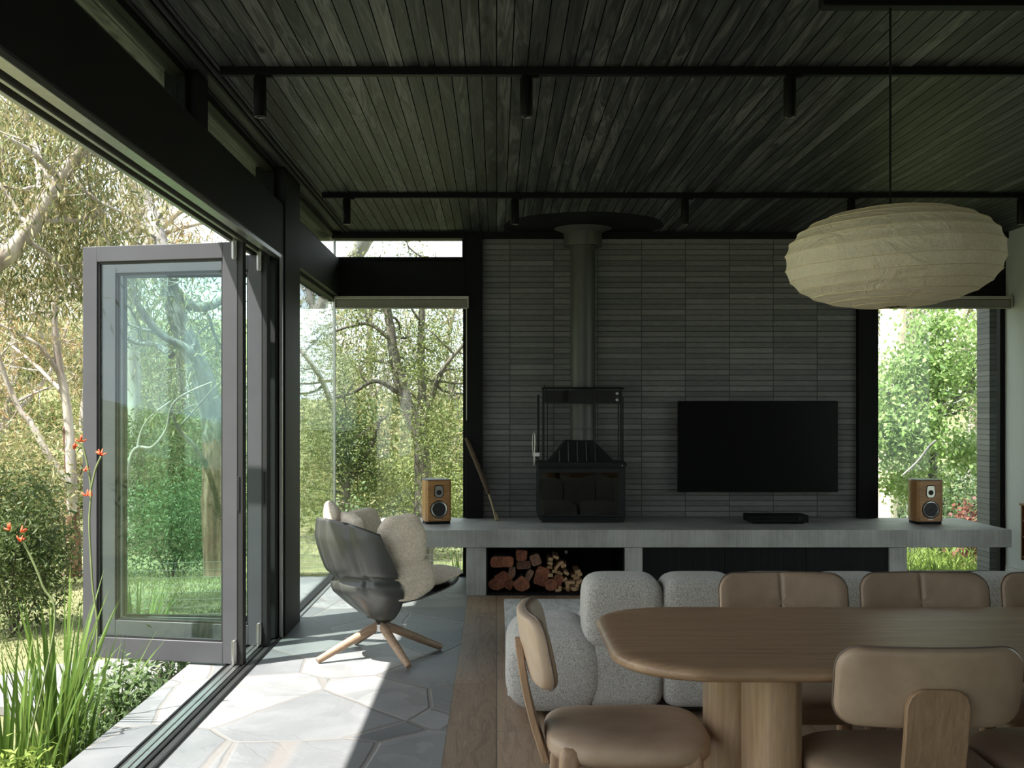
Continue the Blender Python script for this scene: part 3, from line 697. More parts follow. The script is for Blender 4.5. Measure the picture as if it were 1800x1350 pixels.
# television and player
t = thing('television', 'wide black flat television mounted on the brick wall', 'television', (2.2, 9.65, .73))
MB().box(1.534, 2.886, 9.618, 9.66, .732, 1.502).build('casing', M['blackmetal'], t, bevel=.004)
MB().box(1.540, 2.880, 9.615, 9.618, .742, 1.496).build('screen', M['tvglass'], t)
MB().box(1.95, 2.45, 9.66, YB-.001, .98, 1.25).build('wall_bracket', M['blackmetal'], t)
t = thing('media_player', 'low black media box on the bench under the television', 'media player', (2.3, 9.25, .506))
MB().box(2.04, 2.512, 9.16, 9.42, .517, .575).build('casing', M['blackmetal'], t, bevel=.004)
for x, y in ((2.08, 9.2), (2.47, 9.2), (2.08, 9.38), (2.47, 9.38)): MB().tube([(x, y, .5065), (x, y, .518)], .014, 12).build('foot', M['gasket'], t)
MB().box(2.06, 2.2, 9.158, 9.161, .54, .553).build('slot', M['tvglass'], t)
MB().lathe([(.016, 0), (.015, .008)], 20, (2.44, 9.16, .546), 'y').build('knob', M['steelblack'], t)

# speakers
def make_speaker(label):
    t = thing('bookshelf_speaker', label, 'speaker', (0, 0, 0), 'wood bookshelf speakers on the bench', local=True)
    out = [(-.095, -.10), (.095, -.10), (.108, -.075), (.112, .0), (.095, .10), (.05, .16), (-.05, .16), (-.095, .10), (-.112, .0), (-.108, -.075)]
    out = [(-.088, -.12), (.088, -.12), (.108, -.098), (.110, .0), (.085, .11), (.04, .15), (-.04, .15), (-.085, .11), (-.110, .0), (-.108, -.098)]
    MB().prism(out, .022, .352).build('cabinet', M['walnut'], t, bevel=.003)
    MB().prism([(x*.95, y*.95) for x, y in out], 0, .022).build('plinth', M['blackmetal'], t, bevel=.002)
    MB().prism([(x*.985, y*.985) for x, y in out], .352, .358).build('top', M['speaktop'], t, bevel=.002)
    y = -.1205
    w = MB().lathe([(.071, 0), (.071, .004), (.066, .006), (.064, .004)], 40, (0, y, .118), 'y').build('woofer', M['blackmetal'], t)
    MB().lathe([(.0655, .003), (.0655, .007), (.060, .0085), (.054, .005)], 40, (0, y, .118), 'y').build('ring', M['chrome'], w)
    MB().lathe([(.055, .006), (.050, .004), (.022, .0015), (.018, .003), (.012, .006), (.002, .008)], 40, (0, y, .118), 'y').build('cone', M['cone'], w)
    tp = [(-.024, .31), (.024, .31), (.029, .30), (.036, .25), (.034, .236), (.020, .215), (-.020, .215), (-.034, .236), (-.036, .25), (-.029, .30)]
    tw = MB().prism([(a*1.12, .262+(b-.262)*1.08) for a, b in tp], y-.003, y, 'xz').build('tweeter', M['blackmetal'], t)
    MB().prism([(a*.97, .262+(b-.262)*.97) for a, b in tp], y-.0045, y-.003, 'xz').build('plate', M['chrome'], tw)
    MB().lathe([(.021, 0), (.020, .003), (.011, .0015), (.007, .004), (.001, .006)], 24, (0, y-.0045, .255), 'y').build('dome', M['cone'], tw)
    MB().box(-.022, .022, y-.001, y+.001, .036, .040).build('badge', M['chrome'], t)
    return t
sp = make_speaker('walnut bookshelf speaker at the left end of the bench by the window'); place(sp, (-.50, 9.27, .506), math.radians(17))
dup(sp, (3.475, 9.25, .506), math.radians(4), 'walnut bookshelf speaker at the right end of the bench')

# dried seed stalk
t = thing('dried_grass_stalk', 'brown dried flower spike leaning against the black post', 'dried stalk', (0, 9.5, .506))
MB().tube([(-.003, 9.42, .508), (-.03, 9.46, .61), (-.065, 9.50, .72), (-.09, 9.53, .78)], [.009, .008, .008, .007], 8).build('stem', M['stem'], t)
s2 = MB(); rr = random.Random(3); pts = [(-.065-.175*u-.02*u*u, 9.50+.12*u, .72+.47*u) for u in [i/14 for i in range(15)]]
s2.tube(pts, [.013+.008*math.sin(PI*i/14)**.5+rr.uniform(-.002, .002) for i in range(15)], 8); s2.build('seed_head', M['seed'], t)
MB().tube([(.012, 9.44, .508), (-.012, 9.45, .57)], .011, 8).build('split_base', M['stem'], t)

# blinds
for nm, x0, x1, l in (('roller_blind', -1.362, -.235, 'rolled up blind in a bronze cassette at the corner window'), ('roller_blind', 3.24, 4.335, 'rolled up blind over the right garden window behind the lantern')):
    t = thing(nm, l, 'blind', ((x0+x1)/2, 9.62, 2.29))
    MB().box(x0, x1, 9.55, 9.64, 2.355, 2.383).box(x1-.012, x1, 9.55, 9.64, 2.285, 2.355).box(x0, x0+.008, 9.55, 9.64, 2.285, 2.355).build('cassette', M['blindrail'], t, bevel=.002)
    MB().tube([(x0+.01, 9.60, 2.325), (x1-.014, 9.60, 2.325)], .034, 20).box(x0+.01, x1-.014, 9.564, 9.569, 2.287, 2.35).build('fabric_roll', M['blind'], t)
    MB().box(x0+.006, x1-.012, 9.558, 9.572, 2.276, 2.287).build('bottom_bar', M['blindrail'], t, bevel=.001)
    if x0 < 0: MB().tube([(x1-.018, 9.575, 2.35), (x1-.018, 9.575, 1.34)], .004, 6).build('pull_chain', M['blindrail'], t)

# wall cabinet at right edge
t = thing('small_wall_shelf', 'small red brown wooden shelf cabinet on the white wall', 'shelf', (4.27, 8.9, .24))
MB().box(4.20, 4.3495, 8.6, 9.15, .66, .678).build('top', M['redwood'], t, bevel=.004)
for y in (9.12, 8.61): MB().box(4.21, 4.3495, y, y+.02, .22, .66).build('side_panel', M['redwood'], t, bevel=.002)
for z in (.24, .40, .53): MB().box(4.215, 4.34, 8.63, 9.12, z, z+.015).build('shelf', M['redwood'], t, bevel=.002)
MB().box(4.34, 4.3495, 8.63, 9.12, .24, .66).build('back_panel', M['redwood'], t)

# ------------------------------------------------------------------ firewood
def PXN(px, py, Y=8.80): return ((840+px/4.5-873)/2000*Y, 1.4-(900+py/4.5-726)/2000*Y)
rl = random.Random(11)
LOGS = [(190, 392, 190, 88, 0, 'long flat red log on the top left of the firewood stack', 1, 0), (345, 345, 92, 92, 5, 'square split log at the top of the stack', 1, 0), (362, 425, 118, 68, -4, 'greyish split log under the square one', 2, 0), (455, 378, 84, 92, -20, 'knobbly grey brown log on the top right of the big logs', 2, 0),
 (270, 478, 56, 88, 5, 'narrow grey wedge log beside the red wedge', 2, 0), (205, 512, 152, 92, 0, 'wide red wedge log in the left middle', 1, 1), (148, 592, 138, 98, 0, 'half round red log at the bottom left corner', 1, 2), (250, 592, 66, 84, 25, 'thin split log beside the bottom left log', 1, 0),
 (345, 572, 134, 126, 0, 'large rough triangular log in the bottom row', 1, 1), (402, 512, 50, 118, 28, 'thin curved bark slab leaning in the middle', 2, 0), (505, 512, 112, 150, 18, 'largest orange block log near the kindling', 1, 0), (578, 597, 106, 96, 0, 'round log on the floor of the niche beside the kindling', 1, 2), (632, 545, 80, 92, 20, 'dark red log behind the kindling', 1, 0)]
for (px, py, w, hh, rot, lab, mt, shp) in LOGS:
    cx, cz = PXN(px, py); w *= 8.8/9000; hh *= 8.8/9000; poly = []; cz = max(cz, .024+hh*.5+(.006 if rot else 0))
    n = 26; ca, sa = math.cos(math.radians(-rot)), math.sin(math.radians(-rot))
    for i in range(n):
        a = 2*PI*i/n; c_, s_ = math.cos(a), math.sin(a)
        if shp == 0: r = 1/max(abs(c_), abs(s_)); r = min(r, 1.22)
        elif shp == 1: r = 1.05 if s_ < -.2 else 1/(abs(c_)+abs(s_)*.95)
        else: r = 1.0
        r *= 1+rl.uniform(-.05, .05); x, z = c_*r*w/2*.97, s_*r*hh/2*.97
        poly.append((cx+x*ca-z*sa, cz+x*sa+z*ca))
    y0 = 8.79+rl.uniform(-.02, .05)
    t = thing('firewood_log', lab, 'log', (cx, y0+.15, cz-hh/2), 'split firewood logs in the niche')
    MB().prism(poly, y0, y0+.02, 'xz').build('cut_face', M['log' if mt == 1 else 'log2'], t, bevel=.003)
    MB().prism([(cx+(a-cx)*.985, cz+(b-cz)*.985) for a, b in poly], y0+.02, y0+.34, 'xz').build('bark', M['bark'], t, ang=30)
KIN = [(575, 378, -15), (620, 362, -20), (570, 410, -20), (650, 410, 30), (685, 430, 20), (573, 446, 0), (602, 474, 0), (578, 500, 0), (628, 438, 50), (660, 490, -35), (700, 485, -35), (687, 537, 30), (790, 478, 10), (802, 500, 15), (757, 511, 5), (788, 533, 15), (805, 552, 30), (706, 560, 5), (747, 558, 0), (785, 573, 70), (710, 585, 80), (755, 584, 0), (757, 607, 0), (650, 606, 70), (675, 634, 0), (722, 635, 5), (771, 628, 10), (632, 634, 10), (842, 595, 0), (862, 585, 5), (637, 500, -50), (716, 610, 70), (800, 600, 80), (820, 565, -15), (540, 470, 60)]
kproto = None
for i, (px, py, rot) in enumerate(KIN):
    cx, cz = PXN(px, py); cz = max(cz, .032)
    if kproto is None:
        kproto = MB().box(-.021, .021, -.14, .14, -.0115, .0115).build('kindling_stick', M['stick'], thing('tmp', 'x', 'x', local=True), bevel=.001)
        tmp = kproto.parent; kproto.parent = None; bpy.data.objects.remove(tmp); o = kproto
    else: o = kproto.copy(); COL.objects.link(o)
    o.location = (cx, 8.95+rl.uniform(-.03, .05), cz); o.rotation_euler = (0, math.radians(-rot), rl.uniform(-.06, .06)); o.scale = (rl.uniform(.85, 1.1), 1, rl.uniform(.85, 1.15))
    tag(o, 'short pale sawn kindling stick in the pile beside the logs', 'kindling', 'kindling sticks in the niche')

# ------------------------------------------------------------------ rug and sofa
t = MB().prism(rrect(.055, 3.3, 5.62, 8.5, .01, 2), .0005, .012).build('rug', M['rug'], None, bevel=.003); tag(t, 'silver grey wool rug under the sofa', 'rug')
SX0, SY0 = .045, 5.2
t = thing('boucle_sofa', 'low pale grey boucle sofa with tufted rolls behind the dining table', 'sofa', (1.2, 5.7, 0))
def puff(cx, cy, cz, hx, hy, hz, p=(4.5, 3.2), n=16, name='cushion', fn=None):
    return MB().sup((cx, cy, cz), (hx, hy, hz), p, n, fn).build(name, M['boucle'], t, ang=180)
puff(SX0+.22, 5.30, .205, .225, .112, .188, (4.2, 2.8), name='arm_roll')
puff(SX0+.22, 5.535, .200, .222, .158, .190, (4.5, 2.8), name='seat_cushion')
puff(SX0+.22, 5.835, .198, .220, .156, .188, (4.5, 2.8), name='seat_cushion')
MB().prism(rrect(SX0+.12, 2.42, 5.33, 6.05, .05), .0125, .06).build('base', M['gasket'], t)
for k in range(6):
    x0 = .405+k*.362
    def f(x, y, z):
        # rolled top overhanging, pinched crease low on the back
        y2 = y + (.022*math.exp(-((z+.02)/.03)**2) if y < 0 else 0)
        return (x, y2, z)
    puff(x0+.181, 5.36, .475, .186, .160, .172, (7, 4.2), 20, 'back_cushion')
    puff(x0+.181, 5.375, .195, .186, .165, .160, (7, 5), 14, 'back_panel')
for k in range(4):
    puff(.66+k*.48, 5.82, .26, .24, .34, .16, (5, 3.4), 12, 'seat_cushion')

# ------------------------------------------------------------------ dining table
TX0, TX1, TY0, TY1 = .318, 3.25, 2.925, 3.905
t = thing('dining_table', 'long oak dining table with rounded corners on column legs', 'table', (1.78, 3.41, 0))
top = MB(); rings = []
prof = [(.050, .700), (.018, .703), (.004, .711), (0, .720), (.003, .729), (.012, .736), (.030, .7395), (.055, .740)]
for ins, z in prof:
    rings.append([(x, y, z) for x, y in rrect(TX0+ins, TX1-ins, TY0+ins, TY1-ins, .27-ins, 12)])
n = len(rings[0])
vs = [q for r in rings for q in r]; fs = []
for i in range(len(rings)-1):
    for j in range(n): fs.append((i*n+j, i*n+(j+1) % n, (i+1)*n+(j+1) % n, (i+1)*n+j))
fs.append(tuple(range(n))[::-1]); fs.append(tuple((len(rings)-1)*n+j for j in range(n)))
top.add(vs, fs).build('tabletop', M['tabletop'], t, ang=60)
for sx in (0, 1):
    X = lambda x: x if sx == 0 else TX0+TX1-x
    for cx, cy, rx, ry in ((.730, 3.50, .088, .14), (.776, 3.22, .072, .14)):
        pl = [(X(cx)+rx*math.copysign(abs(math.cos(a))**.7, math.cos(a)), cy+ry*math.copysign(abs(math.sin(a))**.7, math.sin(a))) for a in [2*PI*i/48 for i in range(48)]]
        MB().prism(pl, 0, .70).build('leg', M['oak'], t, ang=50)

# dining chairs
def resample(poly, n):
    P_ = [Vector((a, b)) for a, b in poly]; P_.append(P_[0]); L = [0]
    for i in range(len(P_)-1): L.append(L[-1]+(P_[i+1]-P_[i]).length)
    out, j = [], 0
    for k in range(n):
        d = L[-1]*k/n
        while L[j+1] < d: j += 1
        q = P_[j].lerp(P_[j+1], (d-L[j])/max(1e-9, L[j+1]-L[j])); out.append((q.x, q.y))
    return out
def make_chair(label):
    t = thing('dining_chair', label, 'chair', (0, 0, 0), 'tan leather dining chairs around the oak table', local=True)
    def seatfn(x, y, z):
        s = 1 - .06*(x/.24)*(1 if x < 0 else -.3)*0
        w = 1 + .04*(x/.24)
        zz = z + (.010*(x/.24)**2 if z > 0 else 0) - (.012*(1-(y/.25)**2)*(1-(x/.24)**2) if z > 0 else 0)
        return (x, y*w, zz)
    MB().sup((0, 0, .435), (.240, .245, .058), (3.6, 2.6), 16, seatfn).build('seat', M['leather'], t, ang=180)
    def backfn(x, y, z):
        yy = y/.23; bend = .042*yy*yy; lean = -.20*z
        seam = .009*math.exp(-(y/.007)**2) if x > 0 else 0
        return (x+bend+lean-seam, y, z)
    pad = MB(); rg = []; per = resample(rrect(-.232, .232, -.103, .103, .058, 10), 176)
    for sc_, cc in [(k/8, -1) for k in range(0, 8)] + [(1, None)] + [(k/8, 1) for k in range(7, -1, -1)]:
        if cc is None: lay = [(1-(.022*(1-math.cos(a)))*4.2, .022*math.sin(a)) for a in [math.radians(q) for q in (-75, -50, -25, 0, 25, 50, 75)]]
        else: lay = [(sc_*.93, cc*(.022+.006*math.cos(sc_*PI/2)))]
        for sc2, x in lay:
            rg.append([Vector((-.285, 0, .715))+Vector(backfn(x, y*sc2 if sc2 < .9 else y-math.copysign(min(abs(y), .232*(1-sc2)*.45), y), z*sc2 if sc2 < .9 else z-math.copysign(min(abs(z), .232*(1-sc2)*.45), z))) for y, z in per])
    n_ = len(per); vs_ = [q for r in rg for q in r]; fs_ = [(i*n_+j, i*n_+(j+1) % n_, (i+1)*n_+(j+1) % n_, (i+1)*n_+j) for i in range(len(rg)-1) for j in range(n_)]
    pad.add(vs_, fs_).build('backrest', M['leather'], t, ang=180)
    pts = []
    for y, z in per[::2]:
        yy = y/.23; pts.append((-.285+.042*yy*yy-.20*z+.006, y*1.003, .715+z*1.005))
    MB().tube(pts, .0028, 6, closed=True).build('piping', M['piping'], t)
    # plank support
    pl = MB(); prof = []
    zs = [.36, .39, .43, .50, .58, .66, .70, .717]
    def px_(z): return -.235 - .085*((z-.36)/.36) - .012*math.sin(PI*(z-.36)/.36)
    rows_o, rows_i = [], []
    NY = 14
    for j in range(NY+1):
        u = -1+2*j/NY; y = .078*u
        # rounded top corners radius .045
        e = max(0, abs(y)-(.078-.045)); zt = .722-.045+math.sqrt(max(0, .045**2-e*e))
        col = []
        for k in range(17):
            z = .37+(zt-.37)*k/16; col.append((px_(z), y, z))
        rows_o.append(col)
    for off, store in ((-.012, rows_i), (.012, None)):
        pass
    A = [[(x-.011, y, z) for x, y, z in col] for col in rows_o]; Bk = [[(x+.011, y, z) for x, y, z in col] for col in rows_o]
    pl.grid(A); pl.grid(Bk)
    nn = 17; tot = (NY+1)*nn
    for j in range(NY):
        pl.f.append((j*nn+16, (j+1)*nn+16, tot+(j+1)*nn+16, tot+j*nn+16)); pl.f.append((j*nn, (j+1)*nn, tot+(j+1)*nn, tot+j*nn))
    for k in range(16):
        for j in (0, NY): pl.f.append((j*nn+k, j*nn+k+1, tot+j*nn+k+1, tot+j*nn+k))
    pl.build('back_support', M['chairoak'], t, bevel=.003)
    for sx, sy in ((1, 1), (1, -1), (-1, 1), (-1, -1)):
        xt, yt = .165*sx-(.01 if sx < 0 else 0), .198*sy; xb, yb = xt+.035*sx, yt+.018*sy
        lg = MB(); rg = []
        for z, s, k in ((0, .80, 0), (.36, 1.0, .84), (.425, 1.0, .93), (.447, .86, .97), (.455, .55, 1.0)):
            cx, cy = xb+(xt-xb)*k, yb+(yt-yb)*k
            rg.append([(x, y, z) for x, y in rrect(cx-.030*s, cx+.030*s, cy-.026*s, cy+.026*s, .017*s, 4)])
        n_ = len(rg[0]); vs_ = [q for r in rg for q in r]; fs_ = []
        for i in range(len(rg)-1):
            for j in range(n_): fs_.append((i*n_+j, i*n_+(j+1) % n_, (i+1)*n_+(j+1) % n_, (i+1)*n_+j))
        fs_.append(tuple(range(n_))[::-1]); fs_.append(tuple((len(rg)-1)*n_+j for j in range(n_)))
        lg.add(vs_, fs_).build('leg', M['chairoak'], t, ang=50)
    return t
ch = make_chair('tan leather dining chair standing alone at the left end of the table')
place(ch, (.385, 3.415, 0), 0)
dup(ch, (1.035, 3.865, 0), -PI/2, 'tan leather dining chair on the far side of the table, left one')
dup(ch, (1.545, 3.865, 0), -PI/2, 'tan leather dining chair on the far side of the table, middle one')
dup(ch, (2.055, 3.865, 0), -PI/2, 'tan leather dining chair on the far side, cut off by the right edge')
dup(ch, (1.09, 3.11, 0), PI/2-.02, 'tan leather dining chair nearest the camera with its back turned')
dup(ch, (1.60, 3.14, 0), PI/2+.03, 'tan leather dining chair at the bottom right edge, only its seat showing')

# ------------------------------------------------------------------ lounge chair
t = thing('lounge_chair', 'grey moulded shell lounge chair with puffy linen cushions by the folding doors', 'armchair', (0, 0, 0), local=True)
shell = MB(); P = []
def shell_pt(a, tt, extra=0):
    amax = 1.62-.55*tt**1.2; A_ = a*amax
    hgt = .815-.075*(abs(a)**2.2)
    z = .205+(hgt-.205)*tt
    q_ = z-.205; r = .045+.21*min(1, q_/.19)**.72+.105*min(1, q_/.5)
    crease = .038*math.exp(-((z-.475)/.022)**2)*(1-.7*math.exp(-(a/.12)**2)) ; mid = .022*math.exp(-(a/.055)**2)*min(1, tt*3)
    bul = .018*math.sin(PI*min(1, max(0, (z-.475)/.34)))*(1 if z > .475 else 0)*math.cos((abs(a)-.45)*2)
    fold = .012*math.exp(-((abs(a)-.52)/.05)**2)*(tt > .3)
    r = r - crease - mid + bul - fold + extra
    x = -r*math.cos(A_)*1.0 - .035*tt + .03; y = r*math.sin(A_)*.98
    return (x, y, z)
for i in range(31):
    P.append([shell_pt(-1+2*j/60, (i/30)**.9) for j in range(61)])
shell.grid(P)
shell.build('shell', M['shell'], t, ang=180, solid=.007)
P = []
for i in range(25):
    u = i/24; x = -.12+.62*u; hw = (.085+.19*min(1, u*2.4)**1.2)*(1-max(0, (u-.62)/.38)**2.6*.72); z = .250+.175*u**1.15+.02*(1-u)**2
    P.append([(x-.03*(q/10)**2*u, hw*q/10, z+.055*(abs(q/10)**2.4)*(1-.35*u)-.0) for q in range(-10, 11)])
MB().grid(P).build('seat_shell', M['shell'], t, ang=180, solid=.007)
def cush(c, size, p=(3.2, 2.2), rot=(0, 0, 0), n=16, name='cushion', wr=.004):
    R = Euler(rot).to_matrix(); rr = random.Random(int(1000*abs(c[0])+c[2]*77)); ph = [rr.uniform(0, 6) for _ in range(4)]
    def fn(x, y, z):
        w = wr*(math.sin(x*40+ph[0])*math.sin(z*46+ph[1])+.6*math.sin(y*70+z*52+ph[2])); s = math.sqrt(x*x+y*y+z*z)+1e-6
        return (x*(1+w/s), y*(1+w/s), z*(1+w/s))
    return MB().sup(c, size, p, n, fn, R).build(name, M['linen'], t, ang=180)
for sy in (-1, 1):
    cush((.005, sy*.235, .690), (.135, .058, .145), (3.6, 3.0), (0, math.radians(-12), sy*math.radians(10)), name='wing_cushion')
    cush((.060, sy*.222, .465), (.145, .062, .115), (3.6, 3.0), (0, math.radians(-14), sy*math.radians(4)), name='wing_cushion')
cush((-.205, 0, .700), (.055, .18, .145), (3.4, 2.6), (0, math.radians(-10), 0), name='back_cushion')
cush((-.135, 0, .49), (.06, .17, .105), (3.4, 2.6), (0, math.radians(-18), 0), name='back_cushion')
cush((.07, 0, .385), (.18, .165, .055), (4, 2.4), (0, math.radians(-10), 0), name='seat_cushion')
cush((.345, 0, .438), (.145, .19, .028), (3.2, 2.0), (0, math.radians(-16), 0), name='seat_cushion', wr=.002)
cush((-.245, .125, .805), (.050, .150, .092), (2.6, 2.0), (0, math.radians(-12), -.42), name='headrest')
MB().lathe([(.03, .15), (.03, .225), (.085, .232), (.085, .245)], 24).build('swivel_hub', M['steelblack'], t)
MB().lathe([(.035, .145), (.042, .15), (.042, .19), (.035, .195)], 24).build('hub_collar', M['silver'], t)
for k in range(4):
    a = math.radians(-6+90*k); lg = MB(); R = []
    p0 = Vector((.02*math.cos(a), .02*math.sin(a), .182)); p1 = Vector((.385*math.cos(a), .385*math.sin(a), .016))
    lg.tube([p0, p0.lerp(p1, .15), p0.lerp(p1, .6), p1.lerp(p0, .02), p1], [.023, .0265, .0235, .0195, .016], 12)
    lg.build('leg', M['loungeoak'], t, ang=50)
place(t, (-.665, 6.54, 0), math.radians(35))
#GARDEN
# ------------------------------------------------------------------ garden
def sm(t): t = max(0.0, min(1.0, t)); return t*t*(3-2*t)
def ground_z(x, y):
    d = max(-x-1.8, y-9.9, x-4.7, 0.0)
    z = -.33 - .80*sm(d/9) + max(0, d-14)*(.055+.095*sm((-x-7)/9))*sm((d-14)/8)
    return z + .05*math.sin(x*.9+1)*math.cos(y*.7)*sm(d/4)
gx = np.concatenate([np.linspace(-70, -14, 30), np.linspace(-13, 12, 80), np.linspace(13, 60, 24)]); gy = np.concatenate([np.linspace(-30, -2, 16), np.linspace(-1, 24, 80), np.linspace(25, 90, 34)])
gm = MB(); gm.grid([[(x, y, ground_z(x, y)) for y in gy] for x in gx])
struct('ground', gm, M['grass'], 'sloping dry lawn around the house')
struct('footpath', MB().prism([(-1.73, 6.3), (-1.73, 8.1), (-2.3, 8.05), (-3.0, 7.7), (-3.35, 7.2), (-3.1, 6.7), (-2.5, 6.45), (-2.1, 6.25)], -.36, -.30), M['path'], 'pale concrete path curving beyond the terrace', bevel=.006)

def P3(px, py, Y): return Vector(((px-873)/2000*Y, Y, 1.4-(py-726)/2000*Y))
def catmull(pts, n=6):
    pts = [Vector(p) for p in pts]; out = []
    for i in range(len(pts)-1):
        p0, p1, p2, p3 = pts[max(i-1, 0)], pts[i], pts[i+1], pts[min(i+2, len(pts)-1)]
        for k in range(n):
            t = k/n; out.append(.5*((2*p1)+(-p0+p2)*t+(2*p0-5*p1+4*p2-p3)*t*t+(-p0+3*p1-3*p2+p3)*t**3))
    out.append(pts[-1]); return out

def leaf_mesh(name, centers, mat, parent, seed, length, width, droop=.3, bend=True, kind=None):
    """many small leaf blades in one mesh: every blade is two folded quads"""
    g = np.random.default_rng(seed); C = np.asarray(centers, dtype=float); n = len(C)
    D = g.normal(size=(n, 3)); D[:, 2] -= droop*3; D /= np.linalg.norm(D, axis=1)[:, None]
    R = g.normal(size=(n, 3)); S = np.cross(D, R); S /= np.linalg.norm(S, axis=1)[:, None]; N = np.cross(D, S)
    L = (length*g.uniform(.6, 1.25, n))[:, None]; Wd = (width*g.uniform(.7, 1.2, n))[:, None]
    b = C; m = C+D*L*.45+N*L*.05; t = C+D*L-N*L*.06
    V = np.stack([b, m+S*Wd*.5, t, m-S*Wd*.5], axis=1).reshape(-1, 3)
    off = OFF[parent.name] if parent is not None else Vector((0, 0, 0)); V = V-np.array(off)
    me = bpy.data.meshes.new(name); me.vertices.add(n*4); me.vertices.foreach_set('co', V.ravel().astype(np.float32))
    me.loops.add(n*4); me.loops.foreach_set('vertex_index', np.arange(n*4, dtype=np.int32))
    me.polygons.add(n); me.polygons.foreach_set('loop_start', np.arange(0, n*4, 4, dtype=np.int32))
    try: me.polygons.foreach_set('loop_total', np.full(n, 4, dtype=np.int32))
    except Exception: pass
    me.materials.append(mat); me.update(calc_edges=True); me.validate()
    o = bpy.data.objects.new(name, me); COL.objects.link(o)
    if parent is not None: o.parent = parent
    if kind: o['kind'] = kind
    return o

def tree(name, label, limbs, bk, lf, seed, side=(5, .9), twig=3, leaves=40, sigma=.22, lsize=(.10, .02), droop=.3, start=.4, up=.3, group=None, cat='tree', local=False, extra=(), rtw=.012):
    """limbs: [(points, r0, r1)]; side=(branches per metre, branch length); leaves per tip"""
    rr = random.Random(seed); base = limbs[0][0][0]
    t = thing(name, label, cat, (0, 0, 0) if local else base, group, local=local)
    tr, br, tips = MB(), MB(), []
    for li, L_ in enumerate(limbs):
        pts, r0, r1 = L_[:3]; st = L_[3] if len(L_) > 3 else start
        c = catmull(pts, 7); n = len(c)
        for q in c[1:]: q += Vector((rr.uniform(-1, 1), rr.uniform(-1, 1), 0))*r0*.05
        rs = [(r0+(r1-r0)*(i/(n-1))**.8)*(1+rr.uniform(-.03, .03)) for i in range(n)]
        if li == 0: rs[0] *= 1.5; rs[1] *= 1.2
        tr.tube(c, rs, 10 if r0 > .05 else 7)
        tot = sum((c[i+1]-c[i]).length for i in range(n-1)); ns = int(max(0, tot*(1-st)*side[0]))
        for k in range(ns):
            f = st+(1-st)*(k+rr.random())/max(1, ns); i = min(n-2, int(f*(n-1))); p = c[i].lerp(c[i+1], f*(n-1)-i); d = (c[i+1]-c[i]).normalized()
            e = Vector((rr.gauss(0, 1), rr.gauss(0, 1), rr.gauss(0, 1))); e = (e-d*e.dot(d)*.6).normalized()+Vector((0, 0, up)); e.normalize()
            bl = side[1]*rr.uniform(.5, 1.3); seg = [p]; q = p.copy(); dd = e.copy()
            for s_ in range(5):
                dd = (dd+Vector((rr.gauss(0, .25), rr.gauss(0, .25), rr.gauss(0, .22)-.04))).normalized(); q = q+dd*bl/5; seg.append(q.copy())
            rb = min(rs[i]*.6, .012+.018*bl); br.tube(seg, [rb*(1-.8*j/5) for j in range(6)], 5, caps=False)
            for w in range(twig):
                j = rr.randint(2, 5); q = seg[j].copy(); dd = Vector((rr.gauss(0, 1), rr.gauss(0, 1), rr.gauss(0, .8)+.1)).normalized(); tw = [q.copy()]
                for s_ in range(3):
                    dd = (dd+Vector((rr.gauss(0, .3), rr.gauss(0, .3), rr.gauss(0, .3)-.1))).normalized(); q = q+dd*bl*.17; tw.append(q.copy())
                br.tube(tw, [rb*.35, rb*.25, rb*.18, rb*.1], 3, caps=False); tips += [tw[2], tw[3]]
            tips.append(seg[5])
        tips.append(c[-1])
    for (cx, rad, cnt) in extra:   # loose leaf masses round a point
        for _ in range(cnt):
            v = Vector((rr.gauss(0, 1), rr.gauss(0, 1), rr.gauss(0, 1))); v = v.normalized()*(rr.random()**.45); tips.append(Vector(cx)+Vector((v.x*rad[0], v.y*rad[1], v.z*rad[2])))
    tr.build('trunk', bk, t, ang=180)
    if br.v: br.build('branches', bk, t, ang=180)
    T = np.array([tuple(q) for q in tips]); g = np.random.default_rng(seed+1); idx = np.repeat(np.arange(len(T)), leaves)
    Cn = T[idx]+g.normal(size=(len(idx), 3))*sigma*np.array([1, 1, .8]); leaf_mesh('foliage', Cn, lf, t, seed+2, lsize[0], lsize[1], droop)
    return t

def gp(px, Y): x = (px-873)/2000*Y; return Vector((x, Y, ground_z(x, Y)-.05))
T1 = tree('gum_tree', 'big mottled gum tree with a leaning forked trunk seen through the folded doors', [
    ([gp(392, 14), P3(388, 930, 14), P3(384, 840, 14), P3(374, 740, 14), P3(350, 650, 14), P3(318, 575, 14), P3(298, 505, 14), P3(286, 440, 14), P3(262, 370, 14.2), P3(235, 280, 14.5)], .21, .07, .55),
    ([P3(372, 730, 14), P3(352, 655, 13.8), P3(330, 615, 13.7), P3(280, 585, 13.6), P3(240, 530, 13.5), P3(225, 470, 13.5)], .075, .03, .3),
    ([P3(300, 510, 14), P3(325, 532, 14.1), P3(355, 540, 14.2), P3(388, 528, 14.3), P3(420, 490, 14.5), P3(470, 440, 14.6)], .085, .04, .4),
    ([P3(302, 625, 14), P3(270, 605, 14.2), P3(235, 600, 14.4), P3(190, 570, 14.5)], .05, .025, .2),
    ([P3(375, 840, 14), P3(345, 790, 13.7), P3(318, 760, 13.5), P3(300, 720, 13.4)], .045, .02, .5)],
    M['greybark'], M['gumleaf'], 21, side=(3.4, 1.0), leaves=22, sigma=.24, lsize=(.13, .02), droop=.45)
MB().tube(catmull([gp(392, 14), P3(388, 930, 14), P3(384, 850, 14), P3(377, 765, 14), P3(366, 700, 14)], 6), [.34]+[.225]*10+[.205, .20, .19, .185, .17, .165, .16, .15, .14, .13, .12, .11, .10, .09][:14], 12).build('loose_bark', M['redbark'], T1, ang=180)
